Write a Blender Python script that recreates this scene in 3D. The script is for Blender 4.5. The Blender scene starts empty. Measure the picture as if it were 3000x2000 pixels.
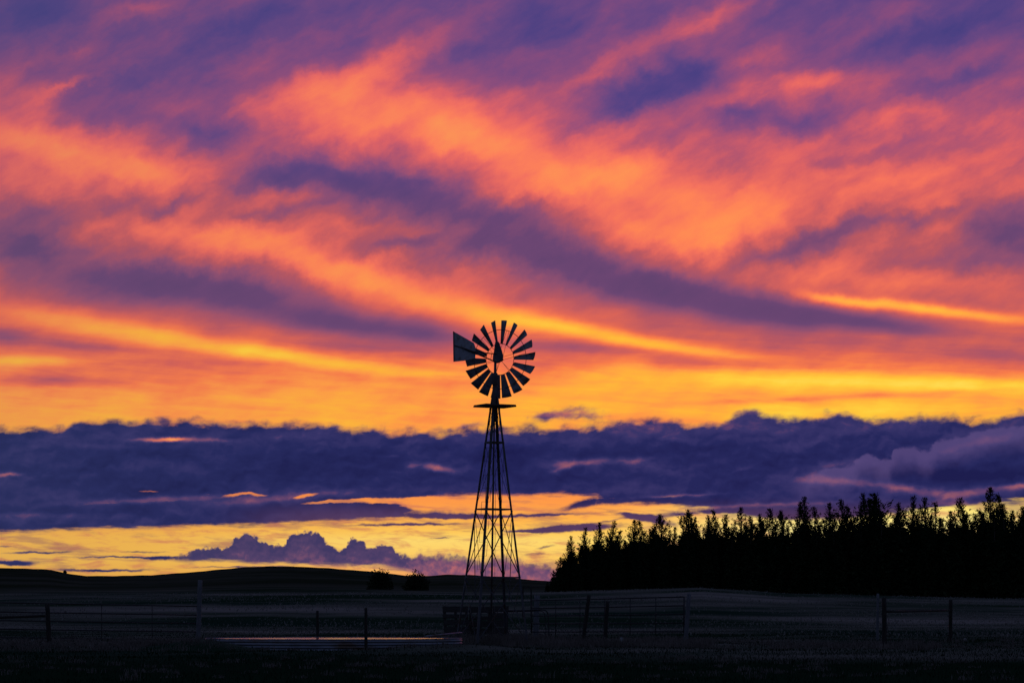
import bpy, bmesh, math, random
import numpy as np
from mathutils import Vector, Matrix

# ------------------------------------------------------------------ camera
scene = bpy.context.scene
F = 8333.0                      # focal length in photograph pixels (3000 wide): a 100 mm lens
HORIZON = 1728.0                # photograph row of the horizon
EYE = 1.7
cam_data = bpy.data.cameras.new('camera')
cam_data.sensor_width = 36.0
cam_data.lens = 36.0 * F / 3000.0
cam_data.clip_start = 0.5
cam_data.clip_end = 20000.0
camera = bpy.data.objects.new('camera', cam_data)
scene.collection.objects.link(camera)
PITCH = math.atan((HORIZON - 1000.0) / F)
camera.location = (0.0, 0.0, EYE)
camera.rotation_euler = (math.pi / 2 + PITCH, 0.0, 0.0)
scene.camera = camera

# ------------------------------------------------------------------ exposure
scene.view_settings.view_transform = 'Standard'
scene.view_settings.look = 'None'
scene.view_settings.exposure = 0.0
scene.view_settings.gamma = 1.0
scene.render.film_transparent = False
scene.cycles.use_adaptive_sampling = True
scene.cycles.adaptive_threshold = 0.01
scene.cycles.adaptive_min_samples = 16

# ------------------------------------------------------------------ sun, just gone behind the cedars
SUN_AZ = math.radians(5.0)      # to the right of the view axis
SUN_EL = math.radians(1.0)
sun_data = bpy.data.lights.new('sun', 'SUN')
sun_data.energy = 0.05
sun_data.angle = math.radians(6.0)
sun_data.color = (1.0, 0.62, 0.32)
sun = bpy.data.objects.new('sun', sun_data)
scene.collection.objects.link(sun)
sd = Vector((math.sin(SUN_AZ) * math.cos(SUN_EL), math.cos(SUN_AZ) * math.cos(SUN_EL), math.sin(SUN_EL)))
sun.rotation_euler = sd.to_track_quat('Z', 'Y').to_euler()

# ------------------------------------------------------------------ world: dusk sky with cloud layers, by compass direction and elevation
def lin(c):
    c = c / 255.0
    return c / 12.92 if c <= 0.04045 else ((c + 0.055) / 1.055) ** 2.4
def rgb(r, g, b):
    return (lin(r), lin(g), lin(b), 1.0)

world = bpy.data.worlds.new('World')
scene.world = world
world.use_nodes = True
wt = world.node_tree
wt.nodes.clear()
N, L = wt.nodes, wt.links

def put(sock, v):
    if hasattr(v, 'is_linked') or isinstance(v, bpy.types.NodeSocket):
        L.new(v, sock)
    else:
        sock.default_value = v
def M(op, a, b=None, c=None, clamp=False):
    n = N.new('ShaderNodeMath'); n.operation = op; n.use_clamp = clamp
    for i, v in enumerate((a, b, c)):
        if v is not None:
            put(n.inputs[i], v)
    return n.outputs[0]
def VM(op, a, b=None, out=0):
    n = N.new('ShaderNodeVectorMath'); n.operation = op
    put(n.inputs[0], a)
    if b is not None:
        put(n.inputs[1], b)
    return n.outputs[out]
def step(v, lo, hi):
    n = N.new('ShaderNodeMapRange'); n.interpolation_type = 'SMOOTHSTEP'
    put(n.inputs['Value'], v); put(n.inputs['From Min'], lo); put(n.inputs['From Max'], hi)
    n.inputs['To Min'].default_value = 0.0; n.inputs['To Max'].default_value = 1.0
    return n.outputs['Result']
def mix(f, a, b):
    n = N.new('ShaderNodeMix'); n.data_type = 'RGBA'; n.clamp_factor = True
    put(n.inputs[0], f); put(n.inputs[6], a); put(n.inputs[7], b)
    return n.outputs[2]
def ramp(v, stops):
    n = N.new('ShaderNodeValToRGB'); n.color_ramp.interpolation = 'LINEAR'
    e = n.color_ramp.elements
    while len(e) > 1:
        e.remove(e[-1])
    e[0].position = stops[0][0]; e[0].color = stops[0][1]
    for p, c in stops[1:]:
        k = e.new(p); k.color = c
    put(n.inputs[0], v)
    return n.outputs[0]
def noise(vec, scale, detail=5.0, rough=0.55, warp=0.0):
    n = N.new('ShaderNodeTexNoise'); n.noise_dimensions = '2D'
    put(n.inputs['Vector'], vec)
    n.inputs['Scale'].default_value = scale; n.inputs['Detail'].default_value = detail
    n.inputs['Roughness'].default_value = rough; n.inputs['Distortion'].default_value = warp
    return n
def mapping(vec, loc=(0, 0, 0), rot=0.0, scale=(1, 1, 1), kind='TEXTURE'):
    n = N.new('ShaderNodeMapping'); n.vector_type = kind
    put(n.inputs['Vector'], vec)
    n.inputs['Location'].default_value = loc
    n.inputs['Rotation'].default_value = (0, 0, rot)
    n.inputs['Scale'].default_value = scale
    return n.outputs[0]
def blobs(vec, items, start=0.0):
    """sum of soft oriented cloud masses: x, y, half length, half height, tilt (degrees, rising to the right), amount"""
    if not items:
        return start
    g = bpy.data.node_groups.new('cloud_masses', 'ShaderNodeTree')
    g.interface.new_socket('Vector', in_out='INPUT', socket_type='NodeSocketVector')
    g.interface.new_socket('Start', in_out='INPUT', socket_type='NodeSocketFloat')
    g.interface.new_socket('Sum', in_out='OUTPUT', socket_type='NodeSocketFloat')
    gn, gl = g.nodes, g.links
    gi, go = gn.new('NodeGroupInput'), gn.new('NodeGroupOutput')
    sp = gn.new('ShaderNodeSeparateXYZ'); gl.new(gi.outputs[0], sp.inputs[0])
    acc = gi.outputs[1]
    for x, y, sx, sy, tilt, amp in items:
        cv = gn.new('ShaderNodeCombineXYZ')      # the running sum rides along in z and is scaled away there
        gl.new(sp.outputs[0], cv.inputs[0]); gl.new(sp.outputs[1], cv.inputs[1]); gl.new(acc, cv.inputs[2])
        mp = gn.new('ShaderNodeMapping'); mp.vector_type = 'TEXTURE'; gl.new(cv.outputs[0], mp.inputs['Vector'])
        mp.inputs['Location'].default_value = (x, y, 0)
        mp.inputs['Rotation'].default_value = (0, 0, -math.radians(tilt))
        mp.inputs['Scale'].default_value = (sx, sy, 1e6)
        dt = gn.new('ShaderNodeVectorMath'); dt.operation = 'DOT_PRODUCT'
        gl.new(mp.outputs[0], dt.inputs[0]); gl.new(mp.outputs[0], dt.inputs[1])
        pw = gn.new('ShaderNodeMath'); pw.operation = 'POWER'; pw.inputs[0].default_value = 0.36788; gl.new(dt.outputs[1], pw.inputs[1])
        ma = gn.new('ShaderNodeMath'); ma.operation = 'MULTIPLY_ADD'; gl.new(pw.outputs[0], ma.inputs[0]); ma.inputs[1].default_value = amp; gl.new(acc, ma.inputs[2])
        acc = ma.outputs[0]
    gl.new(acc, go.inputs[0])
    n = N.new('ShaderNodeGroup'); n.node_tree = g
    put(n.inputs[0], vec); put(n.inputs[1], start)
    return n.outputs[0]
def curve(v, pts, lo, hi):
    """a height read along the compass: pts = (x, y), v already in the same unit as x"""
    n = N.new('ShaderNodeFloatCurve')
    x0, x1 = pts[0][0], pts[-1][0]
    c = n.mapping.curves[0]
    n.mapping.use_clip = False
    P = [((x - x0) / (x1 - x0), (y - lo) / (hi - lo)) for x, y in pts]
    while len(c.points) < len(P):
        c.points.new(0.5, 0.5)
    for k, (px_, py_) in enumerate(P):
        c.points[k].location = (px_, py_)
        c.points[k].handle_type = 'AUTO'
    n.mapping.update()
    put(n.inputs['Value'], M('DIVIDE', M('SUBTRACT', v, x0), x1 - x0, clamp=True))
    return M('MULTIPLY_ADD', n.outputs[0], hi - lo, lo)

U = 0.784 * F                   # sky units per radian
geo = N.new('ShaderNodeTexCoord').outputs['Generated']
sep = N.new('ShaderNodeSeparateXYZ'); L.new(geo, sep.inputs[0])
dx, dy, dz = sep.outputs
az = M('ARCTAN2', dx, dy)
el = M('ARCTAN2', dz, M('SQRT', M('ADD', M('MULTIPLY', dx, dx), M('MULTIPLY', dy, dy))))
X = M('MULTIPLY_ADD', az, U, 1176.0)          # grows with the compass bearing
Y = M('MULTIPLY_ADD', el, -U, 1354.8)         # 1354.8 = horizon, smaller = higher
cmb = N.new('ShaderNodeCombineXYZ'); L.new(X, cmb.inputs[0]); L.new(Y, cmb.inputs[1])
P0 = cmb.outputs[0]

def warped(vec, scale, amount, detail=4.0):
    n = noise(vec, scale, detail, 0.55)
    d = VM('SUBTRACT', n.outputs['Color'], (0.5, 0.5, 0.5))
    d = VM('MULTIPLY', d, (amount, amount, 0.0))
    return VM('ADD', vec, d)

# --- high layer: lit altostratus, brightness t
calm = M('MULTIPLY_ADD', step(Y, 600.0, 740.0), -0.86, 1.0)
wn = noise(P0, 0.0085, 6.0, 0.60)
wv = VM('MULTIPLY', VM('SUBTRACT', wn.outputs['Color'], (0.5, 0.5, 0.5)), (95.0, 80.0, 0.0))
wsc = N.new('ShaderNodeVectorMath'); wsc.operation = 'SCALE'; L.new(wv, wsc.inputs[0]); L.new(calm, wsc.inputs[3])
PU = VM('ADD', P0, wsc.outputs[0])
wf = N.new('ShaderNodeVectorMath'); wf.operation = 'SCALE'; L.new(wsc.outputs[0], wf.inputs[0]); wf.inputs[3].default_value = 0.35
PF = VM('ADD', P0, wf.outputs[0])
fib = noise(mapping(PF, (0, 0, 0), -math.radians(27), (2.5, 1.0, 1.0)), 0.018, 7.0, 0.58).outputs[0]
soft = noise(mapping(PU, (370, 90, 0), -math.radians(14), (2.2, 1.0, 1.0)), 0.0085, 4.0, 0.5).outputs[0]
low_fib = noise(mapping(P0, (0, 500, 0), math.radians(3), (9.0, 1.0, 1.0)), 0.045, 5.0, 0.6, 0.3).outputs[0]
high = [
    # broad glowing fields
    (1000, 260, 430, 110, -6, .10), (1500, 430, 420, 100, -4, .10), (320, 410, 420, 80, -4, .06), (700, 560, 420, 60, -8, .05), (2050, 420, 320, 110, 5, .07), (1750, 180, 260, 70, 10, .06),
    # top left: blue gaps and pink streaks
    (60, 60, 130, 70, 15, -.16), (60, 130, 90, 35, 30, -.10), (300, 40, 110, 20, 14, .20), (110, 105, 70, 16, 25, .10),
    (170, 130, 50, 22, 20, .12), (60, 165, 110, 20, 25, .10), (150, 222, 75, 12, 24, .22), (30, 255, 80, 30, 0, .08),
    (270, 215, 110, 38, 18, -.22), (430, 130, 130, 40, 20, -.12), (600, 60, 170, 40, 12, -.12), (330, 290, 160, 30, -8, -.14),
    (500, 315, 90, 32, 10, -.26), (440, 230, 80, 30, 20, -.10), (470, 70, 70, 30, 20, .06),
    # left orange patch
    (170, 375, 190, 50, -6, .30), (40, 330, 120, 40, 0, .12), (330, 400, 130, 30, -12, .14), (60, 450, 90, 35, 0, .08),
    # central orange sweep
    (840, 165, 190, 46, 20, .26), (700, 240, 170, 42, 18, .20), (930, 260, 190, 45, 6, .22), (790, 300, 130, 34, 15, .18),
    (1130, 330, 170, 50, -14, .28), (1010, 310, 120, 34, 0, .10), (1330, 410, 170, 42, 10, .24), (1500, 440, 150, 50, -12, .18),
    (1600, 525, 150, 50, 0, .20), (1640, 565, 120, 26, 22, .10), (1760, 470, 150, 40, 22, .14), (1440, 520, 110, 40, -25, .12),
    # upper right
    (1100, 110, 130, 40, 15, -.10), (1250, 60, 110, 50, 10, -.16), (1520, 95, 200, 36, 25, .20), (1330, 180, 80, 20, 20, .12),
    (1690, 25, 120, 26, 20, .13), (1470, 222, 150, 40, 14, -.32), (1560, 190, 80, 34, 8, -.18), (1420, 260, 90, 22, 14, -.14),
    (1700, 275, 90, 24, 8, -.20), (1830, 295, 100, 30, -4, -.24), (1870, 190, 120, 34, 4, .26), (1740, 140, 110, 24, 6, .14),
    (2080, 120, 180, 46, 12, -.12), (2180, 205, 130, 22, 14, -.20), (2280, 40, 130, 60, 0, -.16), (2060, 280, 150, 30, 8, .14),
    (2280, 300, 100, 34, 10, .12), (2020, 360, 150, 18, 14, -.10), (2100, 420, 170, 26, 18, .10), (2280, 430, 90, 20, 20, -.05),
    # dark ridge across the middle
    (740, 395, 140, 40, -4, -.30), (640, 415, 110, 24, 8, -.14), (880, 440, 140, 44, -8, -.30), (1020, 470, 150, 48, -12, -.28), (900, 500, 160, 20, 0, -.06),
    (610, 405, 120, 34, 4, -.15), (560, 435, 90, 22, 6, -.10), (620, 488, 130, 15, 8, -.18), (390, 486, 70, 14, 18, -.18), (290, 480, 90, 22, 10, -.16), (1170, 490, 120, 46, -20, -.20), (1120, 550, 120, 40, -10, -.10),
    (250, 555, 80, 20, 25, -.10), (60, 575, 120, 46, -4, -.36), (120, 510, 90, 30, 0, -.12),
    # glowing ribbon under it
    (430, 545, 150, 26, -4, .12), (580, 565, 150, 44, -6, .18), (720, 608, 130, 36, -14, .17), (850, 645, 150, 48, -14, .20),
    (1010, 698, 150, 40, -13, .22), (1170, 730, 140, 30, -9, .24),
    (920, 565, 110, 18, 10, -.26), (1060, 580, 110, 30, 12, -.24), (790, 545, 70, 16, 0, -.06),
    # dark slanting bank right of centre
    (1280, 595, 140, 58, -16, -.34), (1450, 652, 160, 46, -13, -.34), (1640, 692, 170, 40, -11, -.34), (1810, 727, 180, 32, -8, -.32),
    (2030, 752, 190, 20, -7, -.32), (1900, 545, 110, 24, 16, -.26), (1790, 590, 100, 22, 8, -.20), (2325, 555, 110, 60, 5, -.36),
    (2120, 510, 120, 16, 8, -.18), (2220, 610, 160, 16, -2, -.08), (1560, 600, 110, 26, -20, -.08),
    # dark bank lower left
    (300, 660, 190, 50, -4, -.33), (480, 672, 170, 46, -6, -.28), (650, 708, 160, 40, -10, -.28), (860, 755, 200, 28, -6, -.26),
    (740, 745, 110, 22, -5, -.10), (1000, 772, 90, 22, 0, -.14), (720, 670, 60, 26, -35, -.10),
    # thin bright ribbons
    (1270, 748, 110, 18, -8, .20), (1420, 776, 150, 17, -9, .28), (1600, 808, 170, 13, -6, .20), (1340, 800, 190, 12, -4, -.14),
    (1900, 690, 80, 14, -10, .26), (2040, 708, 140, 13, -6, .34), (2230, 732, 160, 13, -7, .30), (2050, 650, 250, 24, -2, .10),
    (100, 735, 160, 32, -6, .20), (300, 768, 160, 24, -6, .20), (480, 796, 160, 21, -7, .20), (680, 824, 180, 17, -7, .23),
    (880, 850, 180, 14, -5, .15), (70, 838, 150, 13, 0, .20), (20, 780, 60, 16, 0, -.24), (190, 802, 160, 10, -3, -.16),
    (480, 838, 140, 12, 0, -.08), (120, 882, 190, 12, -1, -.16), (900, 805, 180, 12, -4, -.10),
    # right yellow bands over the horizon bank
    (1880, 878, 360, 22, -2, .30), (2290, 894, 220, 18, -3, .26), (1500, 885, 260, 34, 0, .10), (2000, 945, 600, 24, 0, .12), (1900, 918, 330, 7, 2, -.13),
    (2050, 805, 260, 22, -4, -.12), (2300, 830, 150, 22, -4, -.08), (1640, 835, 160, 10, -2, -.06), (1300, 925, 200, 8, -4, .04),
]
tb = curve(Y, [(-300, .30), (0, .28), (120, .32), (260, .50), (420, .575), (560, .60), (680, .61), (780, .66), (850, .76), (900, .87), (960, .94), (1100, .92)], 0.0, 1.2)
def near(items, cell, pad=30.0):
    x0, x1, y0, y1 = cell
    keep = []
    for b in items:
        x, y, sx, sy, tilt, amp = b
        c, q = abs(math.cos(math.radians(tilt))), abs(math.sin(math.radians(tilt)))
        k = 2.5 if abs(amp) < 1 else 2.9
        ex, ey = k * math.hypot(sx * c, sy * q) + pad, k * math.hypot(sx * q, sy * c) + pad
        if x + ex > x0 and x - ex < x1 and y + ey > y0 and y - ey < y1:
            keep.append(b)
    return keep
fw = M('MULTIPLY_ADD', step(Y, 560.0, 760.0), -0.22, 0.32)       # fibres weaken where the sheet turns smooth near the horizon
tn = M('MULTIPLY', M('SUBTRACT', fib, 0.5), fw)
tn = M('ADD', tn, M('MULTIPLY', M('SUBTRACT', soft, 0.5), 0.30))
tn = M('ADD', tn, M('MULTIPLY', M('SUBTRACT', low_fib, 0.5), M('MULTIPLY', step(Y, 640.0, 860.0), 0.20)))
t_start = M('ADD', tb, tn)
warm = step(Y, 260.0, 560.0)
floor_t = M('ADD', M('MULTIPLY_ADD', step(Y, 150.0, 450.0), 0.06, 0.10), M('MULTIPLY', M('SUBTRACT', fib, 0.5), M('MULTIPLY_ADD', step(Y, 620.0, 760.0), -0.25, 0.38)))
warmer = step(Y, 600.0, 780.0)
HIGH_RAMP = [
    (0.00, rgb(62, 60, 128)), (0.12, rgb(84, 66, 131)), (0.22, rgb(108, 72, 130)), (0.34, rgb(144, 78, 124)),
    (0.44, rgb(182, 86, 114)), (0.53, rgb(222, 98, 104)), (0.62, rgb(244, 112, 98)), (0.72, rgb(255, 128, 92)),
    (0.84, rgb(255, 146, 88)), (1.00, rgb(255, 172, 84))]
# towards the horizon the shaded sheet is warmer and greyer than overhead
WARM_RAMP = [
    (0.00, rgb(88, 64, 108)), (0.20, rgb(108, 70, 114)), (0.34, rgb(144, 80, 112)), (0.46, rgb(184, 88, 98)),
    (0.55, rgb(222, 102, 84)), (0.63, rgb(248, 124, 74)), (0.71, rgb(255, 154, 70)), (0.79, rgb(255, 178, 60)),
    (0.88, rgb(255, 204, 62)), (1.00, rgb(255, 228, 92))]
MID_RAMP = WARM_RAMP[:4] + [(0.54, rgb(220, 100, 94)), (0.62, rgb(244, 114, 92)), (0.72, rgb(255, 132, 86)), (0.84, rgb(255, 150, 82)), (1.0, rgb(255, 176, 78))]
def high_colour(cell):
    v = M('DIVIDE', M('SMOOTH_MAX', blobs(PU, near(high, cell), t_start), floor_t, 0.16), 1.25, clamp=True)
    c = mix(warm, ramp(v, HIGH_RAMP), ramp(v, MID_RAMP))
    return c if cell[3] <= 600 else mix(warmer, c, ramp(v, WARM_RAMP))

# --- clear strip near the horizon
edge = noise(mapping(P0, (0, 0, 0), math.radians(2), (5.0, 1.0, 1.0)), 0.05, 5.0, 0.6, 0.3).outputs[0]
glow_mid = ramp(M('DIVIDE', M('SUBTRACT', Y, 1080.0), 280.0, clamp=True), [
    (0.0, rgb(246, 128, 72)), (0.28, rgb(255, 156, 72)), (0.40, rgb(255, 178, 76)), (0.50, rgb(255, 200, 88)), (0.58, rgb(255, 216, 110)), (0.72, rgb(255, 204, 98)), (0.85, rgb(246, 170, 96)), (1.0, rgb(236, 150, 90))])
glow_left = ramp(M('DIVIDE', M('SUBTRACT', Y, 1080.0), 280.0, clamp=True), [
    (0.0, rgb(226, 110, 72)), (0.30, rgb(240, 140, 66)), (0.55, rgb(246, 184, 76)), (0.75, rgb(244, 186, 78)), (1.0, rgb(232, 160, 64))])
glow_right = ramp(M('DIVIDE', M('SUBTRACT', Y, 1080.0), 280.0, clamp=True), [
    (0.0, rgb(255, 150, 70)), (0.25, rgb(255, 206, 84)), (0.34, rgb(255, 230, 126)), (0.6, rgb(255, 240, 166)), (1.0, rgb(255, 214, 110))])
glow = mix(step(X, 250.0, 1000.0), glow_left, glow_mid)
glow = mix(step(X, 1300.0, 1900.0), glow, glow_right)
glow = mix(M('MULTIPLY', step(edge, 0.47, 0.74), 0.62), glow, rgb(204, 112, 90))
veil = noise(mapping(P0, (300, 40, 0), math.radians(2.5), (8.0, 1.0, 1.0)), 0.036, 6.0, 0.62).outputs[0]
glow = mix(M('MULTIPLY', step(veil, 0.50, 0.68), 0.50), glow, rgb(142, 88, 94))
glow_in = step(Y, 1010.0, 1060.0)

# --- long horizon bank with a billowed top
PB = warped(P0, 0.020, 30.0, 4.0)
PBs = warped(mapping(P0, (0, 0, 0), 0.0, (1.0, 1.0, 1.0)), 0.03, 9.0, 5.0)
sb = N.new('ShaderNodeSeparateXYZ'); L.new(PB, sb.inputs[0])
Xb, Yb = sb.outputs[0], sb.outputs[1]
top = curve(X, [(0, 985), (90, 990), (200, 974), (350, 967), (430, 968), (550, 974), (640, 971), (720, 978), (820, 984), (900, 991), (1000, 990), (1100, 986),
                 (1250, 985), (1380, 979), (1450, 968), (1520, 966), (1580, 972), (1650, 972), (1690, 952), (1740, 943), (1785, 962), (1850, 964), (1930, 952), (1980, 962),
                 (2080, 962), (2180, 962), (2250, 972), (2300, 960), (2352, 952)], 900.0, 1060.0)
bot = curve(X, [(0, 1222), (300, 1216), (480, 1209), (620, 1204), (760, 1196), (880, 1188), (980, 1150), (1100, 1137), (1240, 1138), (1400, 1142), (1500, 1150),
                 (1600, 1164), (1700, 1184), (1800, 1196), (1950, 1192), (2060, 1180), (2200, 1166), (2352, 1156)], 1100.0, 1260.0)
def billow(vec, scale, detail=2.0):
    n = N.new('ShaderNodeTexVoronoi'); n.voronoi_dimensions = '2D'; n.feature = 'SMOOTH_F1'
    put(n.inputs['Vector'], vec); n.inputs['Scale'].default_value = scale
    n.inputs['Detail'].default_value = detail; n.inputs['Roughness'].default_value = 0.5; n.inputs['Smoothness'].default_value = 0.6
    return M('SUBTRACT', 0.45, n.outputs['Distance'])
puff = billow(mapping(warped(P0, 0.03, 14.0, 2.0), (0, 0, 0), 0.0, (1.5, 1.0, 1.0)), 0.024, 1.0)
bill = noise(mapping(PB, (0, 0, 0), math.radians(-18), (1.5, 1.0, 1.0)), 0.045, 4.0, 0.52).outputs[0]
d_top = M('DIVIDE', M('ADD', M('SUBTRACT', Y, top), M('MULTIPLY', puff, 15.0)), 13.0)
flat = noise(mapping(P0, (0, 0, 0), math.radians(1.5), (7.0, 1.0, 1.0)), 0.05, 5.0, 0.6).outputs[0]
d_bot = M('ADD', M('DIVIDE', M('SUBTRACT', bot, Y), 9.0), M('MULTIPLY', M('SUBTRACT', flat, 0.5), 3.4))
d_bank = M('MINIMUM', M('MAXIMUM', M('MINIMUM', d_top, d_bot), -1.3), 2.4)
wisp = noise(mapping(P0, (0, 70, 0), math.radians(-4), (3.0, 1.0, 1.0)), 0.060, 5.0, 0.58).outputs[0]
d_bank = M('ADD', d_bank, M('MULTIPLY', M('SUBTRACT', wisp, 0.5), 1.4))
d_bank = M('ADD', d_bank, M('MULTIPLY', M('SUBTRACT', bill, 0.5), M('MULTIPLY_ADD', step(Y, 1040.0, 1100.0), -0.8, 1.5)))
bank_bits = [
    # loose scraps above the top edge
    (1070, 978, 50, 10, 8, .9), (1150, 984, 30, 6, 0, .6), (1300, 952, 75, 18, 6, 1.5), (1245, 962, 45, 11, 14, 1.1), (1380, 962, 55, 12, -8, 1.1), (1010, 964, 30, 5, 0, .5), (880, 976, 90, 7, 4, .6),
    # lit slits along its foot
    (345, 1131, 34, 3, 2, -2.4), (545, 1137, 36, 4, 6, -3.6), (590, 1137, 24, 4, -4, -2.6), (700, 1141, 38, 5, 10, -3.4), (760, 1153, 80, 4, 4, -3.6), (880, 1150, 120, 8, 2, -3.2), (960, 1156, 70, 9, 0, -3.0), (800, 1166, 120, 2.5, 1, -1.6), (1560, 1140, 80, 3, 3, -1.6), (480, 1136, 20, 3, 0, -1.6),
    (420, 1150, 220, 3, 3, -1.6), (200, 1160, 180, 4, 4, -1.0),
    # dark streaks hanging in the strip below
    (800, 1174, 220, 12, -1, 2.8), (1040, 1186, 120, 6, 0, 2.4), (930, 1205, 150, 4, 1, 2.4), (1230, 1184, 150, 4, 2, 2.0), (1110, 1162, 60, 2.5, 0, .8),
    (1270, 1216, 80, 8, 4, 2.8), (1360, 1211, 80, 8, 3, 2.4), (1190, 1220, 60, 3, 0, 1.3), (1330, 1160, 50, 9, 14, 2.0), (1420, 1150, 80, 8, 4, 2.2),
    (1600, 1150, 160, 10, 3, 1.6), (1640, 1176, 110, 5, 5, 1.8), (1400, 1196, 60, 3, 8, 1.2), (1455, 1185, 55, 8, -10, 2.2), (1510, 1196, 50, 8, -12, 1.8), (1545, 1180, 60, 9, 6, 1.4), (1480, 1168, 80, 3, 8, -1.4), (1010, 1237, 34, 2.2, 2, 1.7),
    (100, 1270, 85, 3.5, 1, 2.2), (20, 1292, 90, 5, 0, 2.6), (60, 1298, 40, 4, 0, 1.6), (20, 1257, 40, 3, 0, 1.5), (260, 1280, 110, 3, 0, 1.9), (330, 1268, 70, 3, 0, 1.6), (400, 1282, 80, 6, 0, 2.1),
    (250, 1310, 120, 4, 0, 2.4), (560, 1302, 160, 2.5, 1, 1.7), (1250, 1257, 30, 4, 10, 1.5), (1240, 1272, 40, 4, 0, 1.3), (1500, 1230, 90, 5, 0, 1.0), (1620, 1190, 60, 5, 4, 1.0),
]
shade = M('ADD', M('MULTIPLY', noise(mapping(PB, (0, 0, 0), math.radians(1), (5.0, 1.0, 1.0)), 0.022, 5.0, 0.55).outputs[0], 0.6), M('MULTIPLY', noise(mapping(PB, (40, 0, 0), math.radians(-6), (2.0, 1.0, 1.0)), 0.030, 5.0, 0.6).outputs[0], 0.4))
tints = [
    (1310, 950, 110, 15, 2, .62), (1060, 974, 70, 9, 4, .5), (900, 974, 120, 7, 3, .35), (1700, 944, 80, 8, 0, .2), (2000, 952, 300, 8, 0, .16),
    (375, 1013, 55, 5, 2, .85), (400, 1014, 22, 4, 8, .5), (480, 1014, 60, 5, 0, .35), (250, 1030, 120, 7, 0, .12), (300, 1005, 30, 8, 0, .12),
    (1010, 1076, 42, 8, -8, .55), (945, 1070, 14, 7, 0, .36), (1330, 1064, 70, 8, 4, .5), (1290, 1076, 30, 5, 20, .28), (1455, 1060, 42, 8, 6, .36), (900, 1049, 30, 3, 0, .12),
    (30, 1094, 34, 4, 4, .5), (120, 1096, 120, 8, 0, .14), (1560, 1139, 90, 4, 3, .4), (360, 1150, 260, 7, 3, .30), (640, 1146, 160, 9, 5, .34), (90, 1186, 160, 7, 0, .18),
    (1875, 1104, 55, 13, 0, .40), (1960, 1110, 90, 9, -3, .36), (2070, 1126, 70, 10, -8, .38), (2160, 1140, 60, 14, 0, .40), (2250, 1132, 70, 10, 5, .34), (2330, 1120, 60, 6, 3, .40),
    (1920, 1070, 70, 10, 8, .22), (2130, 1050, 110, 20, 10, .20), (2260, 1018, 80, 12, 6, .26), (1800, 1160, 190, 5, 2, .24), (2200, 1160, 200, 6, 0, .22), (1650, 1165, 130, 5, 3, .3),
    (1700, 1080, 60, 4, 20, .08), (1900, 985, 400, 22, 0, .16), (1500, 985, 300, 16, 0, .14), (700, 1000, 500, 16, 0, .10),
    (2180, 1092, 170, 22, -3, -.35), (1980, 1040, 130, 22, 5, -.08), (800, 1080, 500, 45, 0, -.10), (250, 1095, 160, 16, 0, -.10),
]
def relief(vec, scale, dxy, detail=5.0, rough=0.55):
    """billows: how much the cloud surface falls away towards dxy"""
    a = noise(vec, scale, detail, rough).outputs[0]
    b = noise(VM('ADD', vec, (dxy[0], dxy[1], 0.0)), scale, detail, rough).outputs[0]
    return M('SUBTRACT', b, a)
PR_ = mapping(PB, (0, 0, 0), math.radians(-3), (1.7, 1.0, 1.0))
tint_start = M('MULTIPLY_ADD', M('SUBTRACT', shade, 0.5), 0.75, 0.17)
tint_start = M('MULTIPLY_ADD', relief(PR_, 0.017, (3.0, 12.0), 3.0, 0.5), 0.62, tint_start)
BANK_RAMP = [(0.0, rgb(22, 27, 78)), (0.16, rgb(33, 38, 92)), (0.30, rgb(54, 51, 104)), (0.42, rgb(98, 66, 108)), (0.56, rgb(150, 88, 106)), (0.75, rgb(226, 116, 88)), (1.0, rgb(255, 160, 90))]
# streaks nearer the horizon are thinner and browner
brown = M('MULTIPLY', step(Y, 1140.0, 1200.0), M('MULTIPLY', step(X, 450.0, 800.0), 0.55))

# --- pale cumulus shoulder rising inside the bank on the right
PC = warped(P0, 0.04, 20.0, 5.0)
sc_ = N.new('ShaderNodeSeparateXYZ'); L.new(PC, sc_.inputs[0])
ctop = curve(sc_.outputs[0], [(1800, 1130), (1850, 1098), (1900, 1076), (1950, 1070), (1985, 1046), (2030, 1060), (2055, 1030), (2090, 1028), (2120, 1040), (2150, 1016), (2200, 1006), (2260, 990), (2330, 984), (2420, 992)], 960.0, 1140.0)
in_c = M('MULTIPLY', step(M('SUBTRACT', sc_.outputs[1], ctop), -3.0, 7.0), step(X, 1800.0, 1880.0))
rim = M('MULTIPLY', in_c, M('SUBTRACT', 1.0, step(M('SUBTRACT', sc_.outputs[1], ctop), 10.0, 75.0)))
shoulder = M('MULTIPLY', rim, 0.62)

# --- small cumulus row standing on the hills
PK = warped(P0, 0.060, 10.0, 4.0)
sk = N.new('ShaderNodeSeparateXYZ'); L.new(PK, sk.inputs[0])
ktop = curve(sk.outputs[0], [(395, 1300), (440, 1262), (470, 1255), (520, 1250), (545, 1232), (572, 1223), (605, 1240), (645, 1248), (665, 1228), (700, 1217), (732, 1221), (750, 1240),
                            (785, 1256), (802, 1240), (825, 1233), (848, 1252), (878, 1246), (905, 1254), (932, 1270), (965, 1266), (1060, 1271), (1105, 1280), (1150, 1270),
                            (1200, 1284), (1260, 1292), (1330, 1310)], 1190.0, 1330.0)
kd = M('ADD', M('SUBTRACT', sk.outputs[1], ktop), M('MULTIPLY', billow(warped(P0, 0.05, 8.0, 2.0), 0.055), 13.0))
kbase = curve(X, [(380, 1290), (600, 1294), (850, 1300), (930, 1312), (1050, 1340), (1330, 1350)], 1280.0, 1400.0)
ksoft = step(X, 880.0, 1000.0)
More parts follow.
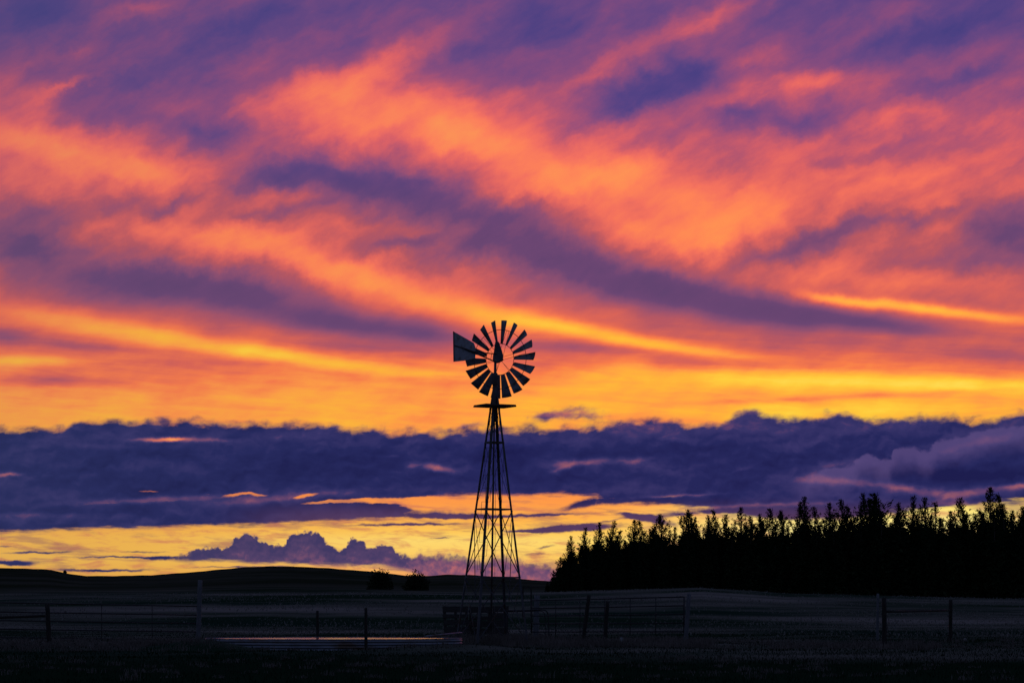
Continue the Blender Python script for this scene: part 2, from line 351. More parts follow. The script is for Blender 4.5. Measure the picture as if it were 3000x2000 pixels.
a_k = M('MULTIPLY', step(kd, M('MULTIPLY_ADD', ksoft, -9.0, -2.5), M('MULTIPLY_ADD', ksoft, 15.0, 5.0)), M('MULTIPLY', step(M('ADD', M('SUBTRACT', kbase, Y), M('MULTIPLY', M('SUBTRACT', edge, 0.5), 26.0)), -6.0, 8.0), M('MULTIPLY', step(X, 390.0, 450.0), M('SUBTRACT', 1.0, step(X, 1290.0, 1340.0)))))
kn = noise(PK, 0.03, 5.0, 0.6).outputs[0]
ktone = M('ADD', M('MULTIPLY', step(kd, 0.0, 55.0), 0.35), M('ADD', M('MULTIPLY', step(X, 780.0, 1060.0), 0.40), M('MULTIPLY_ADD', M('SUBTRACT', kn, 0.5), 0.5, M('MULTIPLY', relief(PK, 0.034, (2.0, 7.0), 3.0, 0.5), 0.75))))
c_k = ramp(ktone, [(0.0, rgb(62, 55, 98)), (0.3, rgb(82, 64, 104)), (0.55, rgb(122, 80, 110)), (0.8, rgb(176, 100, 110)), (1.0, rgb(214, 122, 104))])
c_k = mix(M('MULTIPLY', M('SUBTRACT', 1.0, step(kd, -1.0, 7.0)), 0.5), c_k, rgb(250, 190, 110))
# --- the light dies away from the place where the sun went down
sdir = (math.sin(SUN_AZ), math.cos(SUN_AZ), 0.06)
ca = VM('DOT_PRODUCT', geo, sdir, 1)
ang = M('ARCCOSINE', M('MINIMUM', ca, 0.99999))
dim = M('POWER', 0.36788, M('POWER', M('DIVIDE', ang, 0.50), 2.6))
# clear air behind the clouds
nis = N.new('ShaderNodeTexSky'); nis.sky_type = 'NISHITA'; nis.sun_disc = False
nis.sun_elevation = SUN_EL; nis.sun_rotation = SUN_AZ; nis.altitude = 500.0
def shine(col):
    b = N.new('ShaderNodeBackground'); L.new(mix(dim, (0.050, 0.068, 0.135, 1), col), b.inputs[0])
    return b.outputs[0]
def blend(f, a, b):
    n = N.new('ShaderNodeMixShader'); put(n.inputs[0], f); L.new(a, n.inputs[1]); L.new(b, n.inputs[2])
    return n.outputs[0]
BIG = 1e6
def tiles(v, edges, make):
    """one closure per stretch of sky between the given edges, so that each looks up only the clouds that stand in it"""
    e = [-BIG] + list(edges) + [BIG]
    out = make(e[0], e[1])
    for k in range(1, len(e) - 1):
        out = blend(M('GREATER_THAN', v, e[k]), out, make(e[k], e[k + 1]))
    return out
def low_tile(cell):
    d = blobs(PBs, near(bank_bits, cell), d_bank)
    a = step(d, -0.85, 0.95)
    c = ramp(M('ADD', M('MULTIPLY', blobs(PBs, near(tints, cell), tint_start), 0.7), 0.05, clamp=True), BANK_RAMP)
    c = mix(brown, c, rgb(104, 66, 92))
    if cell[1] > 1790:
        c = mix(shoulder, c, rgb(92, 76, 128))
    if cell[3] <= 1060:
        base = high_colour(cell)
        base = mix(glow_in, base, glow)
    else:
        base = glow
    c = mix(a, base, c)
    if cell[3] > 1205 and cell[0] < 1350 and cell[1] > 380:
        c = mix(a_k, c, c_k)
    return shine(c)
XS = (600.0, 1180.0, 1760.0)
def high_row(y0, y1):
    return tiles(X, XS, lambda x0, x1: shine(high_colour((x0, x1, y0, y1))))
def low_row(y0, y1):
    return tiles(X, XS, lambda x0, x1: low_tile((x0, x1, max(y0, 900.0), y1)))
upper = tiles(Y, (370.0, 640.0), high_row)
lower = tiles(Y, (1060.0, 1125.0), low_row)
clouds = blend(M('GREATER_THAN', Y, 915.0), upper, lower)
bg2 = N.new('ShaderNodeBackground'); L.new(nis.outputs[0], bg2.inputs[0]); bg2.inputs[1].default_value = 0.0002
add = N.new('ShaderNodeAddShader'); L.new(clouds, add.inputs[0]); L.new(bg2.outputs[0], add.inputs[1])
ground_bg = N.new('ShaderNodeBackground'); ground_bg.inputs[0].default_value = (0.004, 0.004, 0.005, 1)
ms = N.new('ShaderNodeMixShader'); L.new(step(el, -0.03, -0.01), ms.inputs[0]); L.new(ground_bg.outputs[0], ms.inputs[1]); L.new(add.outputs[0], ms.inputs[2])
wo = N.new('ShaderNodeOutputWorld'); L.new(ms.outputs[0], wo.inputs[0])
world.cycles.sampling_method = 'MANUAL'
world.cycles.sample_map_resolution = 512

# ------------------------------------------------------------------ helpers
RNG = np.random.default_rng(11)
random.seed(11)
CP, SP = math.cos(PITCH), math.sin(PITCH)

def at(px, py, d):
    """the point at depth d (metres north of the camera) that the photograph shows at column px, row py"""
    a, b = (px - 1500.0) / F, (1000.0 - py) / F
    v = Vector((a, CP - b * SP, SP + b * CP))
    v *= d / v.y
    return Vector((v.x, v.y, v.z + EYE))

def interp(x, table):
    return float(np.interp(x, [p[0] for p in table], [p[1] for p in table]))

RIDGE = [(-900, 1640), (-300, 1655), (0, 1663), (150, 1668), (200, 1680), (260, 1687), (330, 1688), (450, 1685), (560, 1677), (650, 1668), (720, 1662), (800, 1659), (860, 1660),
         (950, 1664), (1060, 1672), (1120, 1677), (1200, 1687), (1250, 1687), (1310, 1683), (1380, 1685), (1450, 1689), (1550, 1698), (1620, 1703), (2000, 1706), (3000, 1700), (4000, 1690)]
BELT = [(-900, 1740), (0, 1741), (700, 1737), (1100, 1735), (1400, 1738), (1600, 1734), (1800, 1728), (2050, 1721), (2200, 1730), (2300, 1737), (2600, 1744), (3000, 1753), (4000, 1756)]
MOUNDS = [(-8.75, 81.4, 1.1, 0.9, 0.26), (-1.75, 80.8, 1.9, 0.7, 0.16), (-9.9, 82.5, 1.2, 1.4, 0.12), (-0.6, 88.0, 2.2, 1.8, 0.10), (0.9, 91.5, 2.5, 1.2, 0.12), (5.0, 88.5, 2.4, 1.0, 0.08)]

def hash_noise(x, y, s):
    return math.sin(x * s * 1.7 + 1.3 * math.sin(y * s * 1.1 + 2.0)) * math.cos(y * s * 1.3 + 1.7 * math.sin(x * s * 0.7))

def gz(x, y):
    """height of the ground"""
    if y < 5.0:
        return 0.0
    s = max(-900.0, min(4000.0, 1500.0 + F * x / y))
    z250 = EYE - (interp(s, BELT) - HORIZON) * 250.0 / F
    z900 = EYE + (HORIZON - interp(s, RIDGE)) * 900.0 / F
    if y < 108.0:
        z = 0.0
    elif y < 250.0:
        u = (y - 108.0) / 142.0; z = z250 * u * u * (3 - 2 * u)
    elif y < 900.0:
        u = (y - 250.0) / 650.0; z = z250 + (z900 - z250) * (0.55 * u + 0.45 * u * u * (3 - 2 * u))
    elif y < 2500.0:
        u = (y - 900.0) / 1600.0; z = z900 * (1 - u * u * (3 - 2 * u))
    else:
        z = 0.0
    if y < 400:
        z += 0.025 * hash_noise(x, y, 0.45) * min(1.0, y / 40.0)
    else:
        z += (0.10 * hash_noise(x, y, 0.05) + 0.10 * hash_noise(x, y, 0.31)) * min(1.0, max(0.0, (2500 - y) / 1600))
    for mx, my, sx, sy, h in MOUNDS:
        e = ((x - mx) / sx) ** 2 + ((y - my) / sy) ** 2
        if e < 8:
            z += h * math.exp(-e)
    return z

def gp(px, d, sink=0.0):
    """the point of the ground at depth d under column px"""
    p = at(px, HORIZON + F * EYE / d, d)
    z = gz(p.x, d)
    p = at(px, HORIZON + F * (EYE - z) / d, d)
    return Vector((p.x, d, gz(p.x, d) - sink))

class MB:
    def __init__(self):
        self.v, self.f = [], []
    def add(self, verts, faces):
        o = len(self.v)
        self.v += [tuple(p) for p in verts]
        self.f += [tuple(i + o for i in f) for f in faces]
        return self
    def box(self, p0, p1):
        (x0, y0, z0), (x1, y1, z1) = p0, p1
        return self.add([(x0, y0, z0), (x1, y0, z0), (x1, y1, z0), (x0, y1, z0), (x0, y0, z1), (x1, y0, z1), (x1, y1, z1), (x0, y1, z1)],
                        [(0, 3, 2, 1), (4, 5, 6, 7), (0, 1, 5, 4), (1, 2, 6, 5), (2, 3, 7, 6), (3, 0, 4, 7)])
    def tube(self, pts, r, n=8, cap=True):
        pts = [Vector(p) for p in pts]
        rs = r if isinstance(r, (list, tuple)) else [r] * len(pts)
        rings = []
        ref = None
        for i, p in enumerate(pts):
            t = (pts[min(i + 1, len(pts) - 1)] - pts[max(i - 1, 0)]).normalized()
            if ref is None:
                ref = Vector((0, 0, 1)) if abs(t.z) < 0.9 else Vector((1, 0, 0))
            u = (ref - t * ref.dot(t)).normalized(); w = t.cross(u); ref = u
            rings.append([p + (u * math.cos(2 * math.pi * k / n) + w * math.sin(2 * math.pi * k / n)) * rs[i] for k in range(n)])
        verts = [q for ring in rings for q in ring]
        faces = []
        for i in range(len(rings) - 1):
            for k in range(n):
                a, b = i * n + k, i * n + (k + 1) % n
                faces.append((a, b, b + n, a + n))
        if cap:
            faces.append(tuple(range(n - 1, -1, -1))); faces.append(tuple((len(rings) - 1) * n + k for k in range(n)))
        return self.add(verts, faces)
    def bar(self, p0, p1, w, t, side=None):
        """a flat bar: w across 'side', t thick"""
        p0, p1 = Vector(p0), Vector(p1)
        d = (p1 - p0).normalized()
        s = Vector(side) if side is not None else (Vector((0, 0, 1)) if abs(d.z) < 0.9 else Vector((1, 0, 0)))
        s = (s - d * s.dot(d)).normalized(); q = d.cross(s)
        vs = []
        for p in (p0, p1):
            for a, b in ((-1, -1), (1, -1), (1, 1), (-1, 1)):
                vs.append(p + s * (a * w / 2) + q * (b * t / 2))
        return self.add(vs, [(3, 2, 1, 0), (4, 5, 6, 7), (0, 1, 5, 4), (1, 2, 6, 5), (2, 3, 7, 6), (3, 0, 4, 7)])
    def angle(self, p0, p1, w, t, out):
        """rolled steel angle: two flanges meeting on the outer edge 'out'"""
        p0, p1, o = Vector(p0), Vector(p1), Vector(out)
        d = (p1 - p0).normalized()
        o = (o - d * o.dot(d)).normalized(); q = d.cross(o)
        for s in (1, -1):
            e = (-o + q * s).normalized()
            self.bar(p0 + e * (w / 2), p1 + e * (w / 2), w, t, e)
        return self
    def loft(self, rings):
        n = len(rings[0])
        faces = []
        for i in range(len(rings) - 1):
            for k in range(n):
                a, b = i * n + k, i * n + (k + 1) % n
                faces.append((a, b, b + n, a + n))
        faces.append(tuple(range(n - 1, -1, -1))); faces.append(tuple((len(rings) - 1) * n + k for k in range(n)))
        return self.add([q for r in rings for q in r], faces)
    def mesh(self, name, material, smooth=False):
        m = bpy.data.meshes.new(name)
        m.from_pydata(self.v, [], self.f)
        m.materials.append(material)
        if smooth:
            m.polygons.foreach_set('use_smooth', [True] * len(m.polygons))
        m.update()
        return m
    def build(self, name, material, parent=None, smooth=False):
        return link(name, self.mesh(name, material, smooth), parent)

COL = scene.collection
def link(name, data, parent=None):
    o = bpy.data.objects.new(name, data)
    COL.objects.link(o)
    if parent is not None:
        o.parent = parent
    return o
def tag(o, label=None, cat=None, group=None, kind=None):
    if label: o['label'] = label
    if cat: o['category'] = cat
    if group: o['group'] = group
    if kind: o['kind'] = kind
    return o
def empty(name, loc, label, cat, group=None, rot=(0, 0, 0)):
    o = link(name, None)
    o.empty_display_size = 0.2
    o.location = loc; o.rotation_euler = rot
    return tag(o, label, cat, group)

# ------------------------------------------------------------------ materials
def material(name, c1, c2, scale=4.0, rough=0.8, metal=0.0, stretch=(1, 1, 1), bump=0.0, detail=6.0, mid=0.5, width=0.25, spec=0.3, c3=None, scale3=1.0):
    m = bpy.data.materials.new(name); m.use_nodes = True
    nt = m.node_tree; b = nt.nodes['Principled BSDF']
    tc = nt.nodes.new('ShaderNodeTexCoord'); mp = nt.nodes.new('ShaderNodeMapping')
    nt.links.new(tc.outputs['Object'], mp.inputs[0]); mp.inputs['Scale'].default_value = stretch
    n = nt.nodes.new('ShaderNodeTexNoise'); n.inputs['Scale'].default_value = scale; n.inputs['Detail'].default_value = detail; n.inputs['Roughness'].default_value = 0.6
    nt.links.new(mp.outputs[0], n.inputs['Vector'])
    r = nt.nodes.new('ShaderNodeValToRGB'); r.color_ramp.elements[0].position = mid - width; r.color_ramp.elements[1].position = mid + width
    r.color_ramp.elements[0].color = (*c1, 1); r.color_ramp.elements[1].color = (*c2, 1)
    nt.links.new(n.outputs[0], r.inputs[0])
    col = r.outputs[0]
    if c3 is not None:
        n3 = nt.nodes.new('ShaderNodeTexNoise'); n3.inputs['Scale'].default_value = scale3; n3.inputs['Detail'].default_value = 4
        nt.links.new(mp.outputs[0], n3.inputs['Vector'])
        r3 = nt.nodes.new('ShaderNodeValToRGB'); r3.color_ramp.elements[0].position = 0.5; r3.color_ramp.elements[1].position = 0.66
        nt.links.new(n3.outputs[0], r3.inputs[0])
        mx = nt.nodes.new('ShaderNodeMix'); mx.data_type = 'RGBA'
        nt.links.new(r3.outputs[0], mx.inputs[0]); nt.links.new(col, mx.inputs[6]); mx.inputs[7].default_value = (*c3, 1)
        col = mx.outputs[2]
    nt.links.new(col, b.inputs['Base Color'])
    b.inputs['Roughness'].default_value = rough; b.inputs['Metallic'].default_value = metal
    b.inputs['Specular IOR Level'].default_value = spec
    if bump:
        bp = nt.nodes.new('ShaderNodeBump'); bp.inputs['Strength'].default_value = bump; bp.inputs['Distance'].default_value = 0.05
        nt.links.new(n.outputs[0], bp.inputs['Height']); nt.links.new(bp.outputs[0], b.inputs['Normal'])
    return m

M_STEEL = material('galvanised_steel', (0.07, 0.07, 0.08), (0.13, 0.13, 0.14), 3.0, 0.6, 0.5, c3=(0.10, 0.055, 0.035), scale3=2.0)
M_BLADE = material('weathered_blade_steel', (0.17, 0.17, 0.19), (0.30, 0.30, 0.33), 2.0, 0.6, 0.3, c3=(0.11, 0.065, 0.045), scale3=3.0)
M_VANE = material('galvanised_vane_sheet', (0.28, 0.29, 0.33), (0.44, 0.45, 0.50), 2.5, 0.6, 0.2, c3=(0.2, 0.17, 0.15), scale3=5.0)
M_IRON = material('rusty_iron', (0.035, 0.026, 0.022), (0.075, 0.045, 0.032), 5.0, 0.8, 0.3)
M_PIPE = material('dark_painted_pipe', (0.025, 0.025, 0.03), (0.05, 0.045, 0.045), 4.0, 0.7, 0.2)
M_TANK = material('corrugated_galvanised_sheet', (0.17, 0.18, 0.21), (0.28, 0.29, 0.33), 1.5, 0.45, 0.75, stretch=(1, 1, 4), c3=(0.16, 0.11, 0.08), scale3=1.2)
M_PLANK = material('grey_plank_wood', (0.08, 0.075, 0.07), (0.15, 0.14, 0.13), 6.0, 0.9, 0.0, stretch=(1, 8, 8), bump=0.3)
M_POST = material('weathered_post_wood', (0.09, 0.09, 0.10), (0.19, 0.19, 0.20), 7.0, 0.9, 0.0, stretch=(5, 5, 0.6), bump=0.5)
M_DARKPOST = material('creosoted_post_wood', (0.02, 0.018, 0.016), (0.05, 0.045, 0.04), 7.0, 0.95, 0.0, stretch=(5, 5, 0.6), bump=0.5)
M_PALLET = material('old_pallet_wood', (0.03, 0.028, 0.027), (0.075, 0.068, 0.062), 6.0, 0.95, 0.0, stretch=(1, 6, 6), bump=0.4)
M_STONE = material('pale_stone', (0.20, 0.19, 0.18), (0.32, 0.30, 0.29), 8.0, 0.9, bump=0.4)
M_WHITE = material('white_plastic_pipe', (0.22, 0.22, 0.22), (0.30, 0.30, 0.29), 5.0, 0.5)
M_BARK = material('cedar_bark', (0.04, 0.03, 0.025), (0.09, 0.07, 0.055), 8.0, 0.95, stretch=(4, 4, 0.5))
M_CEDAR = material('cedar_foliage', (0.012, 0.020, 0.010), (0.035, 0.050, 0.022), 0.8, 0.9, spec=0.0)
M_BUSH = material('scrub_foliage', (0.016, 0.022, 0.012), (0.04, 0.05, 0.025), 1.0, 0.9, spec=0.0)
M_GRASS = material('pasture_grass_blades', (0.006, 0.022, 0.010), (0.038, 0.044, 0.034), 0.11, 0.9, stretch=(0.45, 1.0, 1.0), mid=0.56, width=0.10, spec=0.0)
M_DRY = material('dry_tall_grass_blades', (0.09, 0.08, 0.065), (0.22, 0.18, 0.16), 0.5, 0.9, spec=0.0)
M_STRAW = material('pale_straw_tufts', (0.12, 0.115, 0.10), (0.27, 0.245, 0.22), 0.2, 0.95, spec=0.0)
M_LAND = material('pasture', (0.018, 0.040, 0.024), (0.22, 0.195, 0.175), 0.040, 0.95, stretch=(0.8, 1.0, 1.0), mid=0.52, width=0.10, bump=0.8, spec=0.0, detail=15.0, c3=(0.016, 0.040, 0.028), scale3=0.05)
_t = M_LAND.node_tree; _b = _t.nodes['Principled BSDF']
_src = _b.inputs['Base Color'].links[0].from_socket
_tc = _t.nodes.new('ShaderNodeTexCoord'); _sx = _t.nodes.new('ShaderNodeSeparateXYZ'); _t.links.new(_tc.outputs['Object'], _sx.inputs[0])
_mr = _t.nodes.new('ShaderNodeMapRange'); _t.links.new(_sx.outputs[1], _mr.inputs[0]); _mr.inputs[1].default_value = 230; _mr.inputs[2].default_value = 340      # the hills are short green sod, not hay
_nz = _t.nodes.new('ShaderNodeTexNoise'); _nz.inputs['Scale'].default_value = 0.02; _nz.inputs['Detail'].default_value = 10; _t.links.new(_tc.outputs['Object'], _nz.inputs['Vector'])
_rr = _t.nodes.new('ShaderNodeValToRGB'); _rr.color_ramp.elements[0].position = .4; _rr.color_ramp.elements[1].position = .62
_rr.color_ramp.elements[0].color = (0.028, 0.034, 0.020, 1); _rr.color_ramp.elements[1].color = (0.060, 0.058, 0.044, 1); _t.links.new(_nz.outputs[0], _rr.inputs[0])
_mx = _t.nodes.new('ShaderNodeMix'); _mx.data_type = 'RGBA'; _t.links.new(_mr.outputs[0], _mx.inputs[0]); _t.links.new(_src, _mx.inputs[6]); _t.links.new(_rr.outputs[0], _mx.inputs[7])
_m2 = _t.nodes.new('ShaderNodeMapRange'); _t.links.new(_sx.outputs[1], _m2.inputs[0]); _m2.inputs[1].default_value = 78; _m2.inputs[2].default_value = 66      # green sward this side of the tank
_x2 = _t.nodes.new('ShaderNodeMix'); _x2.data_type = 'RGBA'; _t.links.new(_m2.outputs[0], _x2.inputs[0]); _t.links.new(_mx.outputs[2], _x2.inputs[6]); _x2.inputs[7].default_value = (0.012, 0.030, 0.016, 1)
_t.links.new(_x2.outputs[2], _b.inputs['Base Color'])
M_WATER = bpy.data.materials.new('tank_water'); M_WATER.use_nodes = True
_b = M_WATER.node_tree.nodes['Principled BSDF']
_b.inputs['Base Color'].default_value = (0.010, 0.014, 0.014, 1); _b.inputs['Roughness'].default_value = 0.10; _b.inputs['IOR'].default_value = 1.33
_n = M_WATER.node_tree.nodes.new('ShaderNodeTexNoise'); _n.inputs['Scale'].default_value = 3.0; _n.inputs['Detail'].default_value = 3
_p = M_WATER.node_tree.nodes.new('ShaderNodeBump'); _p.inputs['Strength'].default_value = 0.035; _p.inputs['Distance'].default_value = 0.02
M_WATER.node_tree.links.new(_n.outputs[0], _p.inputs['Height']); M_WATER.node_tree.links.new(_p.outputs[0], _b.inputs['Normal'])

# ------------------------------------------------------------------ the ground, one sheet out to the horizon
ys = [-400, -150, -50, 0, 10, 20, 30, 38] + list(np.arange(44, 112, 0.8)) + list(np.arange(112, 260, 3.0)) + list(np.geomspace(262, 900, 90)) + list(np.geomspace(912, 2500, 50)) + [3500, 6000, 10000, 15000]
us = np.concatenate([np.linspace(-1, -0.34, 30, endpoint=False), np.linspace(-0.34, 0.34, 240), np.linspace(0.34, 1, 31)[1:]])
gv, gf = [], []
for y in ys:
    half = max(260.0, 0.75 * y) if y < 44 else None
    for u in us:
        near_half = 0.62 * max(y, 44.0)
        x = u * (near_half if abs(u) <= 0.34 else near_half) if half is None else u * max(0.62 * 44.0, 1.0)
        if abs(u) > 0.97:
            x = math.copysign(max(abs(x), 420.0 if abs(u) > 0.995 else 60.0), u)
        gv.append((x, y, gz(x, y)))
nu = len(us)
for i in range(len(ys) - 1):
    for k in range(nu - 1):
        a = i * nu + k
        gf.append((a, a + 1, a + 1 + nu, a + nu))
g = MB(); g.v = gv; g.f = gf
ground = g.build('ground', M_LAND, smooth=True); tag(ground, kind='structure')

# ------------------------------------------------------------------ grass
def blade_field(name, mat, spots, label, cat):
    """spots: (x, y, height, width) arrays; every blade is a bent strip"""
    x, y, h, w = spots
    n = len(x)
    z = np.array([gz(a, b) for a, b in zip(x, y)])
    th = RNG.uniform(0, 2 * np.pi, n); lean = RNG.uniform(0.05, 0.6, n) * h; la = RNG.uniform(0, 2 * np.pi, n)
    cx, sx = np.cos(th) * w / 2, np.sin(th) * w / 2
    lx, ly = np.cos(la) * lean, np.sin(la) * lean
    V = np.empty((n, 5, 3))
    V[:, 0] = np.stack([x - cx, y - sx, z - 0.02], 1); V[:, 1] = np.stack([x + cx, y + sx, z - 0.02], 1)
    V[:, 2] = np.stack([x + cx * .7 + lx * .35, y + sx * .7 + ly * .35, z + h * .6], 1); V[:, 3] = np.stack([x - cx * .7 + lx * .35, y - sx * .7 + ly * .35, z + h * .6], 1)
    V[:, 4] = np.stack([x + lx, y + ly, z + h], 1)
    base = (np.arange(n) * 5)[:, None]
    quad = base + np.array([0, 1, 2, 3]); tri = base + np.array([3, 2, 4])
    m = bpy.data.meshes.new(name)
    m.vertices.add(n * 5); m.vertices.foreach_set('co', V.reshape(-1))
    loops = np.concatenate([quad, tri], 1).reshape(-1)
    m.loops.add(len(loops)); m.loops.foreach_set('vertex_index', loops.astype(np.int32))
    starts = np.empty((n, 2), np.int32); starts[:, 0] = np.arange(n) * 7; starts[:, 1] = starts[:, 0] + 4
    m.polygons.add(n * 2); m.polygons.foreach_set('loop_start', starts.reshape(-1))
    m.materials.append(mat); m.update(calc_edges=True); m.validate()
    return tag(link(name, m), label, cat, kind='stuff')

def scatter(n, d0, d1, x0=-250, x1=3250, clump=0.0):
    u = RNG.random(n); d = np.sqrt(d0 * d0 + u * (d1 * d1 - d0 * d0))
    px = RNG.uniform(x0, x1, n)
    x = (px - 1500) / F * d
    if clump:
        x += RNG.normal(0, clump, n); d += RNG.normal(0, clump, n)
    return x, d

TANK_C, TANK_A, TANK_B = Vector((at(977, 1880, 83.4).x, 83.4, 0)), 3.75, 2.2
def outside_tank(x, y):
    return ((x - TANK_C.x) / (TANK_A + 0.1)) ** 2 + ((y - TANK_C.y) / (TANK_B + 0.1)) ** 2 > 1.0

x, y = scatter(150000, 46, 160)
k = outside_tank(x, y) & (RNG.random(len(x)) < np.clip((165 - y) / 75, 0.04, 1.0)); x, y = x[k], y[k]
n = len(x)
patch = np.array([0.5 + 0.5 * hash_noise(a, b, 0.8) * hash_noise(a + 7, b, 0.23) for a, b in zip(x, y)])
hgt = RNG.uniform(0.03, 0.075, n) * (0.5 + 1.1 * patch) * np.clip((170 - y) / 80, 0.35, 1.0)
blade_field('short_grass', M_GRASS, (x, y, hgt, RNG.uniform(0.010, 0.024, n)), 'short pasture grass covering the foreground and paddock', 'grass')
x, y = scatter(42000, 104, 246)
k = RNG.random(len(x)) < np.clip(np.array([0.35 + 0.75 * hash_noise(a, b, 0.10) + 0.3 * hash_noise(a, b, 0.5) for a, b in zip(x, y)]), 0.05, 1.0); x, y = x[k], y[k]
n = len(x)
blade_field('straw_stubble', M_STRAW, (x, y, RNG.uniform(0.04, 0.13, n), RNG.uniform(0.03, 0.10, n)), 'pale straw stubble scattered over the field in front of the cedars', 'grass')
# rank dry growth in tufts along fences, posts and tank
tx, ty, thh = [], [], []
def tufts(n, px0, px1, d0, d1, h0, h1, per=26):
    for _ in range(n):
        px, d = random.uniform(px0, px1), random.uniform(d0, d1)
        cx = (px - 1500) / F * d; hh = random.uniform(h0, h1)
        for _ in range(per):
            qx, qy = random.gauss(cx, 0.12), random.gauss(d, 0.12)
            if outside_tank(np.array(qx), np.array(qy)):
                tx.append(qx); ty.append(qy); thh.append(hh * random.uniform(0.4, 1.0))
tufts(300, -100, 3100, 82, 96, 0.10, 0.24)
tufts(260, 1480, 2080, 84, 94, 0.14, 0.34)
tufts(110, 2250, 2750, 82, 90, 0.12, 0.30)
tufts(26, 520, 1360, 80.2, 81.2, 0.05, 0.16)
tufts(150, -50, 640, 78, 97, 0.12, 0.28)
tufts(130, 1250, 1620, 86, 92, 0.16, 0.42)
tufts(160, -100, 3100, 54, 72, 0.06, 0.16)
tx, ty, thh = np.array(tx), np.array(ty), np.array(thh)
blade_field('dry_grass', M_DRY, (tx, ty, thh, RNG.uniform(0.012, 0.028, len(tx))), 'tufts of dry tall grass along the fences and stock tank', 'grass')

# ------------------------------------------------------------------ the windmill
WD = 88.0
base = gp(1441, WD)
S = F / WD
LEAN = 0.0118
mill = empty('windmill', base, 'steel farm windmill on a four-legged lattice tower beside the stock tank', 'windmill', rot=(0, LEAN, 0))
def zp(py):
    return at(1446, py, WD).z - base.z
DIRS = {'B': (-.371, -.929), 'E': (.929, -.371), 'D': (.371, .929), 'A': (-.929, .371)}
ORDER = ['A', 'B', 'E', 'D']
def corner(k, py, grow=0.0):
    W = 0.268 * (py - 1087.0)
    R = W / 2 / 0.929 / S + grow
    return Vector((DIRS[k][0] * R, DIRS[k][1] * R, zp(py)))
BASE_PY = HORIZON + EYE * S
for k in ORDER:
    MB().angle(corner(k, BASE_PY + 6), corner(k, 1100), 0.062, 0.008, (*DIRS[k], 0)).build('leg', M_STEEL, mill)
for py, w in ((1296, 0.06), (1491, 0.045), (1690, 0.05), (1122, 0.05)):
    for i in range(4):
        a, b = ORDER[i], ORDER[(i + 1) % 4]
        MB().bar(corner(a, py), corner(b, py), w, 0.012).build('girt', M_STEEL, mill)
for y0, y1, r, flat in ((1196, 1296, .006, 0), (1296, 1491, .006, 0), (1495, 1690, .03, 1), (1694, BASE_PY - 8, .03, 1)):
    for i in range(4):
        a, b = ORDER[i], ORDER[(i + 1) % 4]
        off = Vector((DIRS[a][0] + DIRS[b][0], DIRS[a][1] + DIRS[b][1], 0)).normalized()
        for s, (p, q) in ((0.012, (corner(a, y0), corner(b, y1))), (-0.012, (corner(b, y0), corner(a, y1)))):
            o = off * s
            if flat:
                MB().bar(p + o, q + o, r, 0.008, (0, 0, 1)).build('brace', M_STEEL, mill)
            else:
                MB().tube([p + o, q + o], r, 6).build('brace_wire', M_STEEL, mill)
# two loose vertical rods between the lower girts
for px, py0, px2, py1 in ((1388, 1520, 1391, 1760), (1500.5, 1520, 1490, 1760)):
    a, b = at(px, py0, WD), at(px2, py1, WD)
    MB().tube([Vector((a.x - base.x - 0.03, 0, zp(py0))), Vector((b.x - base.x, 0, zp(py1)))], 0.012, 6).build('rod', M_STEEL, mill)
# pump pipe, rod and mast
MB().tube([(-0.03, 0, -0.1), (-0.02, 0, zp(1500)), (-0.012, 0, zp(1296)), (0, 0, zp(1120))], [0.034, 0.030, 0.026, 0.024], 10).build('pump_pipe', M_STEEL, mill, True)
MB().tube([(0.07, 0.05, 0.2), (0.05, 0.02, zp(1300)), (0.03, 0, zp(1180))], 0.006, 6).build('furl_wire', M_STEEL, mill)
MB().tube([(0, 0, zp(1235)), (0, 0, zp(1190)), (0, 0, zp(1098)), (0, 0, zp(1096)), (0, 0, zp(1060))], [0.045, 0.07, 0.085, 0.045, 0.04], 14).build('mast', M_STEEL, mill, True)
mc = MB()
mc.loft([[(math.cos(t_) * r_, math.sin(t_) * r_, z_) for t_ in np.linspace(0, 2 * math.pi, 12, endpoint=False)] for r_, z_ in ((0.115, zp(1126)), (0.105, zp(1100)), (0.06, zp(1092)))])
mc.build('tower_cap', M_STEEL, mill)
# step rod folded left and right up the near leg
pts = []
side = -1
for i in range(12):
    py = 1274 + i * 39.4
    c = corner('B', py, 0.035)
    pts.append(c + Vector((side * 0.128, 0, 0))); pts.append(c + Vector((-side * 0.128, 0, 0)))
    side = -side
MB().tube(pts, 0.0075, 6).build('step_rod', M_STEEL, mill)
